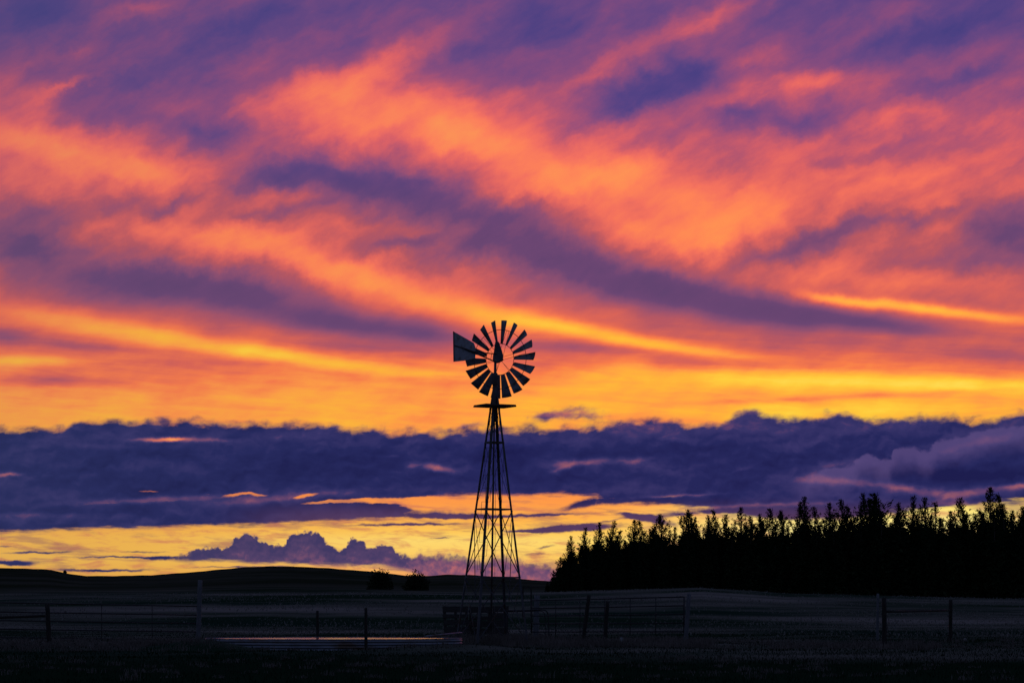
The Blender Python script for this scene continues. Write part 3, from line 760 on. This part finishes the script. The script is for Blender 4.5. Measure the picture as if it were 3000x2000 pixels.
# platform: frame and planks
PR = 0.705
pz = zp(1187)
plat = MB()
def pc(k, r): return Vector((DIRS[k][0] * r, DIRS[k][1] * r, 0))
for i in range(4):
    a, b = ORDER[i], ORDER[(i + 1) % 4]
    plat.bar(pc(a, PR) + Vector((0, 0, pz - 0.03)), pc(b, PR) + Vector((0, 0, pz - 0.03)), 0.045, 0.03)
platform = plat.build('platform', M_IRON, mill)
eb = (pc('E', 1) - pc('B', 1)).normalized(); ba = (pc('A', 1) - pc('B', 1)).normalized()
side_len = PR * math.sqrt(2)
for i in range(7):
    f0 = -0.5 + i / 7 + 0.008; f1 = f0 + 1 / 7 - 0.024
    segs = [(-0.5, 0.5)] if i not in (3,) else [(-0.5, -0.14), (0.14, 0.5)]
    for s0, s1 in segs:
        q = [eb * (side_len * s) + ba * (side_len * f) for s, f in ((s0, f0), (s1, f0), (s1, f1), (s0, f1))]
        zt = pz + 0.012 + random.uniform(0, 0.006)
        MB().add([p + Vector((0, 0, pz - 0.014)) for p in q] + [p + Vector((0, 0, zt)) for p in q], [(3, 2, 1, 0), (4, 5, 6, 7), (0, 1, 5, 4), (1, 2, 6, 5), (2, 3, 7, 6), (3, 0, 4, 7)]).build('plank', M_PLANK, platform)
# head: gearbox hood, hub, wheel
YAW = math.radians(28.0)
AX = Vector((math.sin(YAW), math.cos(YAW), 0))      # from the tower towards the wheel, away from the camera and to the right
HZ = Vector((math.cos(YAW), -math.sin(YAW), 0))
UP = Vector((0, 0, 1))
def oval(a0, a1, hw, z, n=14):
    c, ra = (a0 + a1) / 2, (a1 - a0) / 2
    r = []
    for t_ in np.linspace(0, 2 * math.pi, n, endpoint=False):
        ct, st = math.cos(t_), math.sin(t_)
        k = 1.0 / max(abs(ct), abs(st)) ** 0.45
        r.append(AX * (c + ra * ct * k) + HZ * (hw * st * k) + UP * z)
    return r
MB().loft([oval(.04, .10, .05, zp(1063)), oval(.00, .20, .10, zp(1060)), oval(.05, .28, .160, zp(1052)), oval(.07, .29, .165, zp(1040)), oval(.08, .26, .130, zp(1028)), oval(.07, .20, .095, zp(1013)), oval(.05, .14, .055, zp(1001)), oval(.06, .10, .02, zp(998))]).build('gearbox_hood', M_STEEL, mill)
RW = 115.7 / S
HUB = AX * 0.30 + UP * zp(1050)
def wheel_pt(r, ang, a=0.0):
    """ang clockwise from the top, as seen from the camera"""
    return HUB + (UP * math.cos(ang) + HZ * math.sin(ang)) * r + AX * a
def ring(mb, r, a, rad, n=72):
    pts = [wheel_pt(r, 2 * math.pi * i / n, a) for i in range(n + 1)]
    return mb.tube(pts, rad, 6, cap=False)
wm = MB()
ring(wm, 0.40 * RW, 0.0, 0.0095)
ring(wm, 0.755 * RW, 0.0, 0.0095)
wm.tube([HUB - AX * 0.16, HUB - AX * 0.05, HUB + AX * 0.05, HUB + AX * 0.14], [0.05, 0.075, 0.075, 0.05], 14)
wheel = wm.build('wheel', M_STEEL, mill)
for i in range(6):
    ang = math.radians(17 + 60 * i)
    for s in (-1, 1):
        MB().tube([wheel_pt(0.06, ang + s * 0.5, s * 0.10), wheel_pt(0.755 * RW, ang + s * 0.045, 0)], 0.0052, 6).build('spoke', M_STEEL, wheel)
PITCHB = math.radians(31)
for i in range(18):
    ang = math.radians(7.4 + 20 * i) + random.uniform(-.018, .018)
    rad = UP * math.cos(ang) + HZ * math.sin(ang)
    tan = HZ * math.cos(ang) - UP * math.sin(ang)
    pb = PITCHB + random.uniform(-.09, .09)
    ch = tan * math.cos(pb) - AX * math.sin(pb)
    nrm = rad.cross(ch)
    vs, fs = [], []
    NR, NC = 4, 6
    for a_ in range(NR + 1):
        f = a_ / NR
        r = RW * (0.405 + 0.595 * f)
        c = 0.128 + (0.312 - 0.128) * f
        for b_ in range(NC + 1):
            e = b_ / NC - 0.5
            cam = 0.20 * c * (0.25 - e * e)
            tip = -0.10 * c * e * e if a_ == NR else 0.0
            vs.append(HUB + rad * (r + tip) + ch * (e * c) + nrm * (cam - 0.03 * c))
    for a_ in range(NR):
        for b_ in range(NC):
            q = a_ * (NC + 1) + b_
            fs.append((q, q + 1, q + NC + 2, q + NC + 1))
    o = MB().add(vs, fs).build('blade', M_BLADE, wheel, True)
    sm = o.modifiers.new('sheet', 'SOLIDIFY'); sm.thickness = 0.003
# tail vane and bones
def tail(s, py, off=0.0):
    return -AX * s + UP * (at(1446, py, WD - s * math.cos(YAW)).z - base.z) + HZ * off      # the tail stands nearer the camera
outline = [(2.71, 971.4), (2.66, 1061), (2.0, 1057.5), (1.30, 1049), (1.28, 1020), (1.40, 1005)]
fr, bk = [tail(s, py, 0.004) for s, py in outline], [tail(s, py, -0.004) for s, py in outline]
nn = len(outline)
vane = MB().add(fr + bk, [tuple(range(nn)), tuple(range(2 * nn - 1, nn - 1, -1))] + [(i, i + nn, (i + 1) % nn + nn, (i + 1) % nn) for i in range(nn)]).build('tail_vane', M_VANE, mill)
for s0, p0, s1, p1 in ((2.68, 1012, 1.3, 1032), (2.70, 973, 2.65, 1060)):
    MB().bar(tail(s0, p0, 0.02), tail(s1, p1, 0.02), 0.03, 0.02, UP).build('rib', M_STEEL, vane)
MB().bar(tail(-0.05, 1061, 0.02), tail(2.0, 1023, 0.03), 0.035, 0.02, UP).build('tail_boom', M_IRON, mill)
MB().bar(tail(-0.02, 1037, 0.02), tail(1.45, 1031, 0.03), 0.03, 0.02, UP).build('tail_boom', M_IRON, mill)
MB().tube([tail(0.30, 1036, 0.03), tail(0.36, 1055, 0.03)], 0.008, 6).build('tail_link', M_IRON, mill)

# ------------------------------------------------------------------ stock tank with water, fed by a pipe
RIM = 0.33
tank = empty('stock_tank', TANK_C + Vector((0, 0, gz(TANK_C.x, TANK_C.y))), 'wide round corrugated metal stock tank brim full of water', 'stock tank')
nz, na = 22, 96
rings = []
for inner in (0, 1):
    for i in range(nz + 1):
        z = -0.08 + (RIM + 0.08) * i / nz
        w = 0.016 * math.sin(2 * math.pi * z / 0.083)
        r = [(math.cos(2 * math.pi * j / na) * (TANK_A + w - inner * 0.004), math.sin(2 * math.pi * j / na) * (TANK_B + w - inner * 0.004), z) for j in range(na)]
        rings.append(r)
outer, inn = rings[:nz + 1], rings[nz + 1:][::-1]
tm = MB()
allr = outer + inn
vs = [q for r in allr for q in r]; fs = []
for i in range(len(allr) - 1):
    for j in range(na):
        a, b = i * na + j, i * na + (j + 1) % na
        fs.append((a, b, b + na, a + na))
tm.add(vs, fs).build('tank_wall', M_TANK, tank, True)
rm = MB().tube([(math.cos(2 * math.pi * j / na) * TANK_A, math.sin(2 * math.pi * j / na) * TANK_B, RIM + 0.002) for j in range(na + 1)], 0.009, 6, cap=False).build('rim', M_TANK, tank, True)
wv = [(0, 0, RIM - 0.006)] + [(math.cos(2 * math.pi * j / na) * (TANK_A - 0.03), math.sin(2 * math.pi * j / na) * (TANK_B - 0.03), RIM - 0.006) for j in range(na)]
water = MB().add(wv, [(0, 1 + j, 1 + (j + 1) % na) for j in range(na)]).build('water', M_WATER, tank)
p0, p1 = at(1248, 1863, 84.0), at(1353, 1852.5, 86.4)
pipe = MB().tube([p0, p1], 0.028, 10)
tag(pipe.build('feed_pipe', M_TANK, None, True), 'pale metal pipe sloping from the pallets onto the tank rim', 'pipe')

# ------------------------------------------------------------------ wooden posts
def wood(mb, p0, p1, r0, r1, n=10, segs=7, rough=0.06):
    p0, p1 = Vector(p0), Vector(p1)
    d = (p1 - p0)
    q = d.normalized(); ref = Vector((0, 1, 0)) if abs(q.y) < 0.9 else Vector((1, 0, 0))
    u = (ref - q * ref.dot(q)).normalized(); w = q.cross(u)
    flute = [random.uniform(1 - rough, 1 + rough) for _ in range(n)]
    rr = []
    for i in range(segs + 1):
        f = i / segs; r = r0 + (r1 - r0) * f
        c = p0 + d * f + (u * random.uniform(-1, 1) + w * random.uniform(-1, 1)) * r * 0.06
        rr.append([c + (u * math.cos(2 * math.pi * k / n) + w * math.sin(2 * math.pi * k / n)) * r * flute[k] * random.uniform(.98, 1.02) + q * (random.uniform(-.25, .25) * r if i == segs else 0) for k in range(n)])
    return mb.loft(rr)
def post(px, py, pxb, d, width_px, label, mat=M_POST, name='wooden_post', group=None):
    b = gp(pxb, d); top = at(px, py, d)
    r = width_px / 2 / (F / d)
    o = wood(MB(), Vector((0, 0, -0.15)), top - b, r * 1.06, r * 0.95).build(name, mat, None, True)
    o.location = b
    return tag(o, label, 'post', group)
def rails(thing, mat, lines, r):
    for p, q in lines:
        mid = (Vector(p) + Vector(q)) / 2 + Vector((0, 0, random.uniform(-.008, .004)))
        MB().tube([p, mid, q], r, 8).build('rail', mat, thing, True)

post(586, 1699, 580, 98.0, 13.5, 'tall grey wooden post at the end of the left pipe gate, taller than the rails', group='fence posts')
post(2019, 1738, 2007, 90.5, 13.0, 'thick bluish grey wooden post at the right end of the pipe gate', group='fence posts')
post(1573, 1744, 1570, 96.0, 18.0, 'thick pale wooden post right of the windmill where the pipe gate hangs', group='fence posts')
post(1726, 1743, 1706, 92.5, 11.5, 'dark wooden post leaning right in front of the pipe gate', M_DARKPOST, group='fence posts')
post(1780, 1761, 1771, 90.5, 12.0, 'short dark wooden post just right of the leaning one', M_DARKPOST, group='fence posts')
post(930, 1788, 931, 92.0, 8.5, 'thin dark post standing behind the stock tank', M_DARKPOST, group='fence posts')
post(1072, 1780, 1072, 80.6, 9.5, 'dark post standing at the near side of the stock tank', M_DARKPOST, group='fence posts')
post(2572, 1738, 2570, 97.0, 8.0, 'faint grey post just left of the dark brace post at right', group='fence posts')

# pipe gates
def pipe_gate(px0, px1, d0, d1, rows0, rows1, uprights, label, ends=True):
    b = gp((px0 + px1) / 2, (d0 + d1) / 2)
    t_ = empty('pipe_gate', b, label, 'gate', 'pipe gates')
    def P(px, r0, r1):
        f = (px - px0) / (px1 - px0)
        return at(px, r0 + (r1 - r0) * f, d0 + (d1 - d0) * f) - b
    rails(t_, M_PIPE, [(P(px0, r0, r0 + 0 * r1), P(px1, r1, r1)) for r0, r1 in zip(rows0, rows1)], 0.020)
    for ux in uprights:
        MB().tube([P(ux, rows0[0], rows1[0]) + Vector((0, -0.03, 0)), P(ux, rows0[-1] + 8, rows1[-1] + 8) + Vector((0, -0.03, 0))], 0.013, 8).build('upright', M_PIPE, t_, True)
    for ux in ([px0, px1] if ends else []):
        MB().tube([P(ux, rows0[0], rows1[0]), P(ux, rows0[-1] + 4, rows1[-1] + 4)], 0.024, 8).build('end_upright', M_PIPE, t_, True)
    return t_
pipe_gate(1557, 2004, 95.0, 91.5, (1758, 1781, 1803, 1826, 1850), (1747, 1773, 1798, 1824, 1849), (1628, 1699, 1771, 1846, 1921), 'dark five-bar pipe gate between the windmill and the bluish post')
pipe_gate(-160, 578, 94.0, 99.0, (1761.5, 1789, 1814, 1839, 1864), (1775, 1801, 1825, 1849.5, 1873), (-60, 298, 446), 'dark five-bar pipe gate at far left ending at the tall post')

# bent pipe panel in front of the gate post
hp = gp(1550, 91.0)
hoop = empty('bent_pipe_panel', hp, 'dark bent pipe hoop between the pallets and the pipe gate', 'fence panel')
def H(px, py): return at(px, py, 91.0) - hp
for dx_, dy_ in ((0, 0), (-9, 3)):
    pts = [H(1488, 1788 + dy_), H(1540, 1787 + dy_), H(1586 + dx_, 1785 + dy_)]
    for k in range(1, 6):
        a = math.pi / 2 * k / 5
        pts.append(H(1590 + dx_ + 16 * math.sin(a), 1785 + dy_ + 16 * (1 - math.cos(a))))
    pts.append(H(1608 + dx_, 1845)); pts.append(H(1609 + dx_, 1882))
    MB().tube(pts, 0.019 if not dx_ else 0.013, 8).build('tube', M_PIPE, hoop, True)

# brace fences
def brace(name, posts, rail_pts, label, d, group='wooden braces'):
    b = gp(posts[0][2], d[0])
    t_ = empty(name, b, label, 'fence', group)
    for (px, py, pxb, w), dd in zip(posts, d):
        g0 = gp(pxb, dd); r = w / 2 / (F / dd)
        wood(MB(), g0 - b - Vector((0, 0, .15)), at(px, py, dd) - b, r * 1.05, r * .95).build('post', M_DARKPOST, t_, True)
    (xa, ya, da), (xb, yb, db), rw = rail_pts
    wood(MB(), at(xa, ya, da) - b, at(xb, yb, db) - b, rw / 2 / (F / da), rw / 2 / (F / db) * .9, rough=.04).build('rail', M_DARKPOST, t_, True)
    return t_
rb = brace('brace_fence', [(2590, 1750, 2591, 14.0), (2785, 1756, 2784, 11.5)], ((2595, 1790.5, 85.0), (2782, 1786.5, 95.0), 8.0), 'dark wooden brace of two posts and a rail at right below the cedars', (85.0, 95.0))
pts = [at(2598 + 4 * math.sin(k * 0.9) + k * 0.9, 1800 + k * 9, 84.7) - rb.location for k in range(10)]
MB().tube(pts, 0.006, 5).build('loose_wire', M_IRON, rb)
lb = brace('brace_fence', [(138, 1769, 146, 14.0), (-120, 1775, -118, 14.0)], ((132, 1803, 91.5), (-116, 1812, 92.5), 8.0), 'dark wooden brace post and rail in front of the left pipe gate', (91.0, 92.0))
fb = brace('brace_fence', [(1532, 1713, 1532, 4.0), (1556, 1713, 1556, 4.0)], ((1530, 1719.5, 150.0), (1592, 1718, 152.0), 3.0), 'small far fence rail between the windmill and the first cedar', (150.0, 150.5))

# ------------------------------------------------------------------ pallets stood on edge round the windmill foot
def pallet(px0, px1, py_top, d, lean_px, slats, label, stringers=3):
    b = gp((px0 + px1) / 2, d)
    t_ = empty('wooden_pallet', b, label, 'pallet', 'pallets at the windmill foot')
    s = F / d
    wdt = (px1 - px0) / s; h = at(px0, py_top, d).z - b.z
    ln = -lean_px / s / h
    def q(x, z, yy): return (x + ln * (h - z) * -1 + 0.0, yy + 0.10 * z, z)
    def slab(nm, x0, x1, z0, z1, y0, y1):
        MB().add([q(x0, z0, y0), q(x1, z0, y0), q(x1, z0, y1), q(x0, z0, y1), q(x0, z1, y0), q(x1, z1, y0), q(x1, z1, y1), q(x0, z1, y1)],
                 [(0, 3, 2, 1), (4, 5, 6, 7), (0, 1, 5, 4), (1, 2, 6, 5), (2, 3, 7, 6), (3, 0, 4, 7)]).build(nm, M_PALLET, t_)
    for k in range(stringers):
        xc = -wdt / 2 + 0.06 + (wdt - 0.12) * k / (stringers - 1)
        slab('stringer', xc - 0.045, xc + 0.045, -0.02, h, 0.0, 0.09)
    for za, zb in slats:
        e = random.uniform(-.02, .02)
        slab('slat', -wdt / 2 + e, wdt / 2 + e, za * h, zb * h - 0.002, -0.022, -0.001)
    return t_
S5 = ((.0, .13), (.17, .33), (.39, .55), (.62, .74), (.84, 1.0))
pallet(1296, 1371, 1775, 91.5, 5, ((.02, .17), (.23, .43), (.47, .62), (.67, .77), (.83, 1.0)), 'old pallet on edge, the leftmost at the windmill foot, sky-lit gaps between slats')
pallet(1374, 1440, 1776, 92.0, -2, ((.0, .15), (.19, .36), (.40, .58), (.61, .72), (.82, 1.0)), 'dark old pallet on edge, the middle one at the windmill foot')
pallet(1442, 1489, 1774, 91.2, 0, ((.0, .17), (.19, .38), (.41, .60), (.62, .80), (.83, 1.0)), 'narrow dark pallet on edge, rightmost at the windmill foot beside the bent pipe', 2)

# ------------------------------------------------------------------ small things in the grass
def stone(px, d, w, h, label, mat=M_STONE, name='stone'):
    b = gp(px, d)
    bm = bmesh.new(); bmesh.ops.create_icosphere(bm, subdivisions=2, radius=1.0)
    for v in bm.verts:
        v.co = Vector((v.co.x * w / 2, v.co.y * w * .4, v.co.z * h)) * random.uniform(.86, 1.1)
    m = bpy.data.meshes.new(name); bm.to_mesh(m); bm.free(); m.materials.append(mat)
    o = link(name, m); o.location = b + Vector((0, 0, h * .35))
    return tag(o, label, 'stone')
stone(2827, 96.0, 0.15, 0.07, 'small pale stone in the grass right of the wooden brace')
sb_ = gp(1820, 90.0)
so = MB().tube([Vector((0, 0, -.05)), Vector((0, 0, .10)), Vector((.01, 0, .20)), Vector((.01, 0, .205))], [.055, .055, .05, .03], 12).build('pipe_stub', M_WHITE, None, True)
so.location = sb_; tag(so, 'small pale pipe stub in the grass in front of the pipe gate', 'pipe')

# ------------------------------------------------------------------ cedars
def sprigs(P, Dv, Ln, Wd, rng):
    """P: roots, Dv: unit directions; one bent diamond each"""
    n = len(P)
    r = rng.normal(size=(n, 3)); s = np.cross(Dv, r); s /= np.linalg.norm(s, axis=1)[:, None] + 1e-9
    V = np.empty((n, 4, 3))
    V[:, 0] = P
    V[:, 1] = P + Dv * (Ln * .45)[:, None] + s * (Wd / 2)[:, None]
    V[:, 2] = P + Dv * Ln[:, None]
    V[:, 3] = P + Dv * (Ln * .55)[:, None] - s * (Wd / 2)[:, None]
    return V
def quads_mesh(name, V, mat):
    n = len(V)
    m = bpy.data.meshes.new(name)
    m.vertices.add(n * 4); m.vertices.foreach_set('co', V.reshape(-1))
    m.loops.add(n * 4); m.loops.foreach_set('vertex_index', np.arange(n * 4, dtype=np.int32))
    m.polygons.add(n); m.polygons.foreach_set('loop_start', np.arange(n, dtype=np.int32) * 4)
    m.materials.append(mat); m.update(calc_edges=True)
    return m
def cedar_mesh(seed, H=8.0, R=1.35, wisp=1.0, lean=0.0, forks=1):
    rng = np.random.default_rng(seed)
    Ps, Ds, Ls, Ws = [], [], [], []
    tops = [(0.0, 0.0, H)] + [(rng.uniform(.3, .6) * rng.choice([-1, 1]), rng.uniform(-.3, .3), H * rng.uniform(.80, .93)) for _ in range(forks - 1)]
    for ti, (ox, oy, HH) in enumerate(tops):
        nb = 215 if ti == 0 else 75
        for b in range(nb):
            f = rng.random() ** 0.8 if ti == 0 else 0.55 + 0.45 * rng.random()
            z0 = 0.15 + f * (HH - 0.25)
            u = 1 - z0 / HH
            rad = R * (min(1.0, u * 1.45) ** 0.9) * rng.uniform(.5, 1.12) * (0.75 if ti else 1.0) + 0.08
            if u < .35: rad *= rng.uniform(.45, 1.75 * wisp)
            a = rng.uniform(0, 2 * np.pi)
            rise = math.radians(rng.uniform(4, 34) + 38 * (1 - u) ** 2)
            dirv = np.array([math.cos(a) * math.cos(rise), math.sin(a) * math.cos(rise), math.sin(rise)])
            ox_z, oy_z = ox * min(1, z0 / (HH * .6)) , oy * min(1, z0 / (HH * .6))
            root = np.array([ox_z + lean * z0 / HH, oy_z, z0])
            fine = 1.0 if u > .35 else 0.62 + u * 1.08
            ns = max(5, int(26 * rad / R * (1.0 if u > .35 else 0.85)))
            s = np.sort(rng.random(ns)) ** (0.8 if u > .3 else 0.55)
            pts = root + dirv * (s * rad)[:, None] + np.stack([np.zeros(ns), np.zeros(ns), 0.30 * rad * s * s], 1) + rng.normal(0, .05 * fine, (ns, 3))
            dd = dirv + rng.normal(0, .55, (ns, 3)) + np.array([0.10, 0, .30])
            dd /= np.linalg.norm(dd, axis=1)[:, None]
            Ps.append(pts); Ds.append(dd)
            Ls.append(rng.uniform(.16, .36, ns) * (0.35 + .65 * fine)); Ws.append(rng.uniform(.05, .11, ns) * fine)
            if u < .4:      # the bare twig carrying the spray
                Ps.append(np.array([root])); Ds.append(np.array([dirv])); Ls.append(np.array([rad])); Ws.append(np.array([.035]))
        # leader
        ns = 26
        zz = np.linspace(HH - 1.1, HH, ns)
        Ps.append(np.stack([np.full(ns, ox) + lean * zz / HH + rng.normal(0, .03, ns), np.full(ns, oy), zz], 1))
        dd = np.stack([rng.normal(.1, .35, ns), rng.normal(0, .35, ns), np.ones(ns)], 1); dd /= np.linalg.norm(dd, axis=1)[:, None]
        Ds.append(dd); Ls.append(rng.uniform(.12, .26, ns)); Ws.append(rng.uniform(.04, .07, ns))
    # dense inner foliage low down
    ni = 1500
    z = rng.random(ni) ** 1.2 * H * .66 + .1
    u = 1 - z / H
    rr = R * np.minimum(1, u * 1.5) ** .85 * np.sqrt(rng.random(ni)) * .8; a = rng.uniform(0, 2 * np.pi, ni)
    Ps.append(np.stack([rr * np.cos(a) + lean * z / H, rr * np.sin(a), z], 1))
    dd = rng.normal(size=(ni, 3)); dd /= np.linalg.norm(dd, axis=1)[:, None]
    Ds.append(dd); Ls.append(rng.uniform(.3, .6, ni)); Ws.append(rng.uniform(.14, .3, ni))
    V = sprigs(np.concatenate(Ps), np.concatenate(Ds), np.concatenate(Ls), np.concatenate(Ws), rng)
    return quads_mesh('crown', V, M_CEDAR)
CEDARS = [cedar_mesh(s, 8.0, r, w, ln, fk) for s, r, w, ln, fk in ((1, 1.3, 1.0, .1, 1), (2, 1.15, 1.2, .25, 2), (3, 1.45, .9, .0, 2), (4, 1.2, 1.3, .3, 1), (5, 1.5, 1.0, -.1, 3), (6, 1.05, 1.1, .15, 1), (7, 1.35, 1.25, .2, 2))]
TRUNK = MB().tube([(0, 0, -.2), (0.02, 0, 2), (0.05, 0, 5), (0.1, 0, 7.6)], [.16, .13, .07, .015], 8).mesh('trunk', M_BARK, True)
def cedar(px, py_top, d, label, group, variant, squash=1.0):
    b = gp(px, d, 0.05)
    h = at(px, py_top, d).z - b.z
    root = empty('cedar_tree', b, label, 'tree', group)
    k = h / 8.0
    root.scale = (k * squash, k * squash, k)
    root.rotation_euler = (random.uniform(-.05, .05), random.uniform(-.03, .07), random.uniform(-3.1, 3.1))
    link('trunk', TRUNK, root); link('crown', CEDARS[variant], root)
    return root
ONES = ['', 'first', 'second', 'third', 'fourth', 'fifth', 'sixth', 'seventh', 'eighth', 'ninth', 'tenth', 'eleventh', 'twelfth', 'thirteenth', 'fourteenth', 'fifteenth', 'sixteenth', 'seventeenth', 'eighteenth', 'nineteenth']
TENS = {2: ('twentieth', 'twenty'), 3: ('thirtieth', 'thirty'), 4: ('fortieth', 'forty'), 5: ('fiftieth', 'fifty')}
def nth(n):
    if n < 20: return ONES[n]
    t_, o_ = divmod(n, 10)
    return TENS[t_][0] if o_ == 0 else TENS[t_][1] + '-' + ONES[o_]
SPIRES = [(1604, 1706), (1622, 1672), (1640, 1634), (1660, 1600), (1680, 1574), (1710, 1549), (1748, 1534), (1787, 1529), (1815, 1556), (1848, 1527), (1881, 1527), (1902, 1552), (1922, 1550), (1946, 1509), (1972, 1556), (2007, 1496), (2026, 1508), (2046, 1519), (2067, 1514),
          (2093, 1496), (2125, 1512), (2148, 1527), (2180, 1491), (2212, 1515), (2245, 1508), (2270, 1494), (2309, 1498), (2342, 1475), (2363, 1461), (2386, 1490), (2438, 1477), (2465, 1469), (2488, 1484), (2522, 1450), (2542, 1467),
          (2564, 1461), (2599, 1448), (2646, 1476), (2679, 1459), (2711, 1464), (2742, 1477), (2790, 1502), (2834, 1462), (2868, 1495), (2905, 1434), (2928, 1450), (2956, 1480), (2991, 1488)]
for i, (px, py) in enumerate(SPIRES):
    nb_ = [p[1] for p in SPIRES[max(0, i - 1):i + 2]]
    look = 'rising above its neighbours' if py == min(nb_) and len(nb_) > 2 else 'lower than its neighbours' if py == max(nb_) else 'stepping up the outline'
    cedar(px, py - 2, 250.0 + (0, 2.2, -1.6, 3.4)[i % 4], 'dark cedar, %s spire from the left end of the shelterbelt, %s' % (nth(i + 1), look), 'cedars of the shelterbelt', (i * 3 + i // 5) % 7, random.uniform(.92, 1.28) * (1.6, 1.3, 1.15, 1.05, 1.0)[min(i, 4)])
TOPS = [(1600, 1715), (1640, 1655), (1680, 1604), (1750, 1572), (1900, 1566), (2000, 1545), (2200, 1540), (2400, 1520), (2600, 1510), (2800, 1510), (2900, 1500), (3300, 1505)]
px = 1618.0
i = 0
while px < 3290:
    top_ = interp(px, TOPS) + random.uniform(-12, 24)
    cedar(px, top_, (247.0, 256.0, 260.0)[i % 3] + random.uniform(-1, 1), 'dark cedar filling the shelterbelt between the spires, its top below the skyline', 'cedars inside the shelterbelt', (i * 2 + 1) % 7, random.uniform(1.0, 1.25))
    px += random.uniform(17, 27); i += 1

# ------------------------------------------------------------------ bushes on the hillside
def bush(px, d, w, h, label, seed, group='bushes on the hillside'):
    rng = np.random.default_rng(seed)
    b = gp(px, d, 0.05)
    t_ = empty('bush', b, label, 'bush', group)
    n = 2600
    a = rng.uniform(0, 2 * np.pi, n); ct = rng.random(n); r = rng.random(n) ** .4
    lump = 1 + .22 * np.sin(3 * a + seed) * np.cos(4 * ct * 3 + seed)
    st = np.sqrt(1 - ct * ct)
    P = np.stack([np.cos(a) * st * r * w / 2 * lump, np.sin(a) * st * r * w / 2 * lump, ct * r * h * lump + .05], 1)
    dd = P / (np.linalg.norm(P, axis=1)[:, None] + 1e-6) + rng.normal(0, .7, (n, 3)); dd /= np.linalg.norm(dd, axis=1)[:, None]
    link('crown', quads_mesh('crown', sprigs(P, dd, rng.uniform(.12, .3, n) * max(1, w / 3), rng.uniform(.06, .16, n) * max(1, w / 3), rng), M_BUSH), t_)
    sm_ = MB()
    for k in range(5):
        q = 2 * math.pi * k / 5
        sm_.tube([(0, 0, -.1), (math.cos(q) * w * .12, math.sin(q) * w * .12, h * .35), (math.cos(q) * w * .28, math.sin(q) * w * .28, h * .7)], [.05, .035, .012], 6)
    sm_.build('stems', M_BARK, t_)
    return t_
bush(1114, 300.0, 2.5, 2.0, 'dark round bush on the hillside, the left one of two', 3)
bush(1220, 300.0, 2.6, 1.85, 'dark round bush on the hillside, the right one nearer the windmill', 4)
bush(190, 880.0, 0.9, 0.8, 'tiny shrub on the skyline of the left hill', 5)
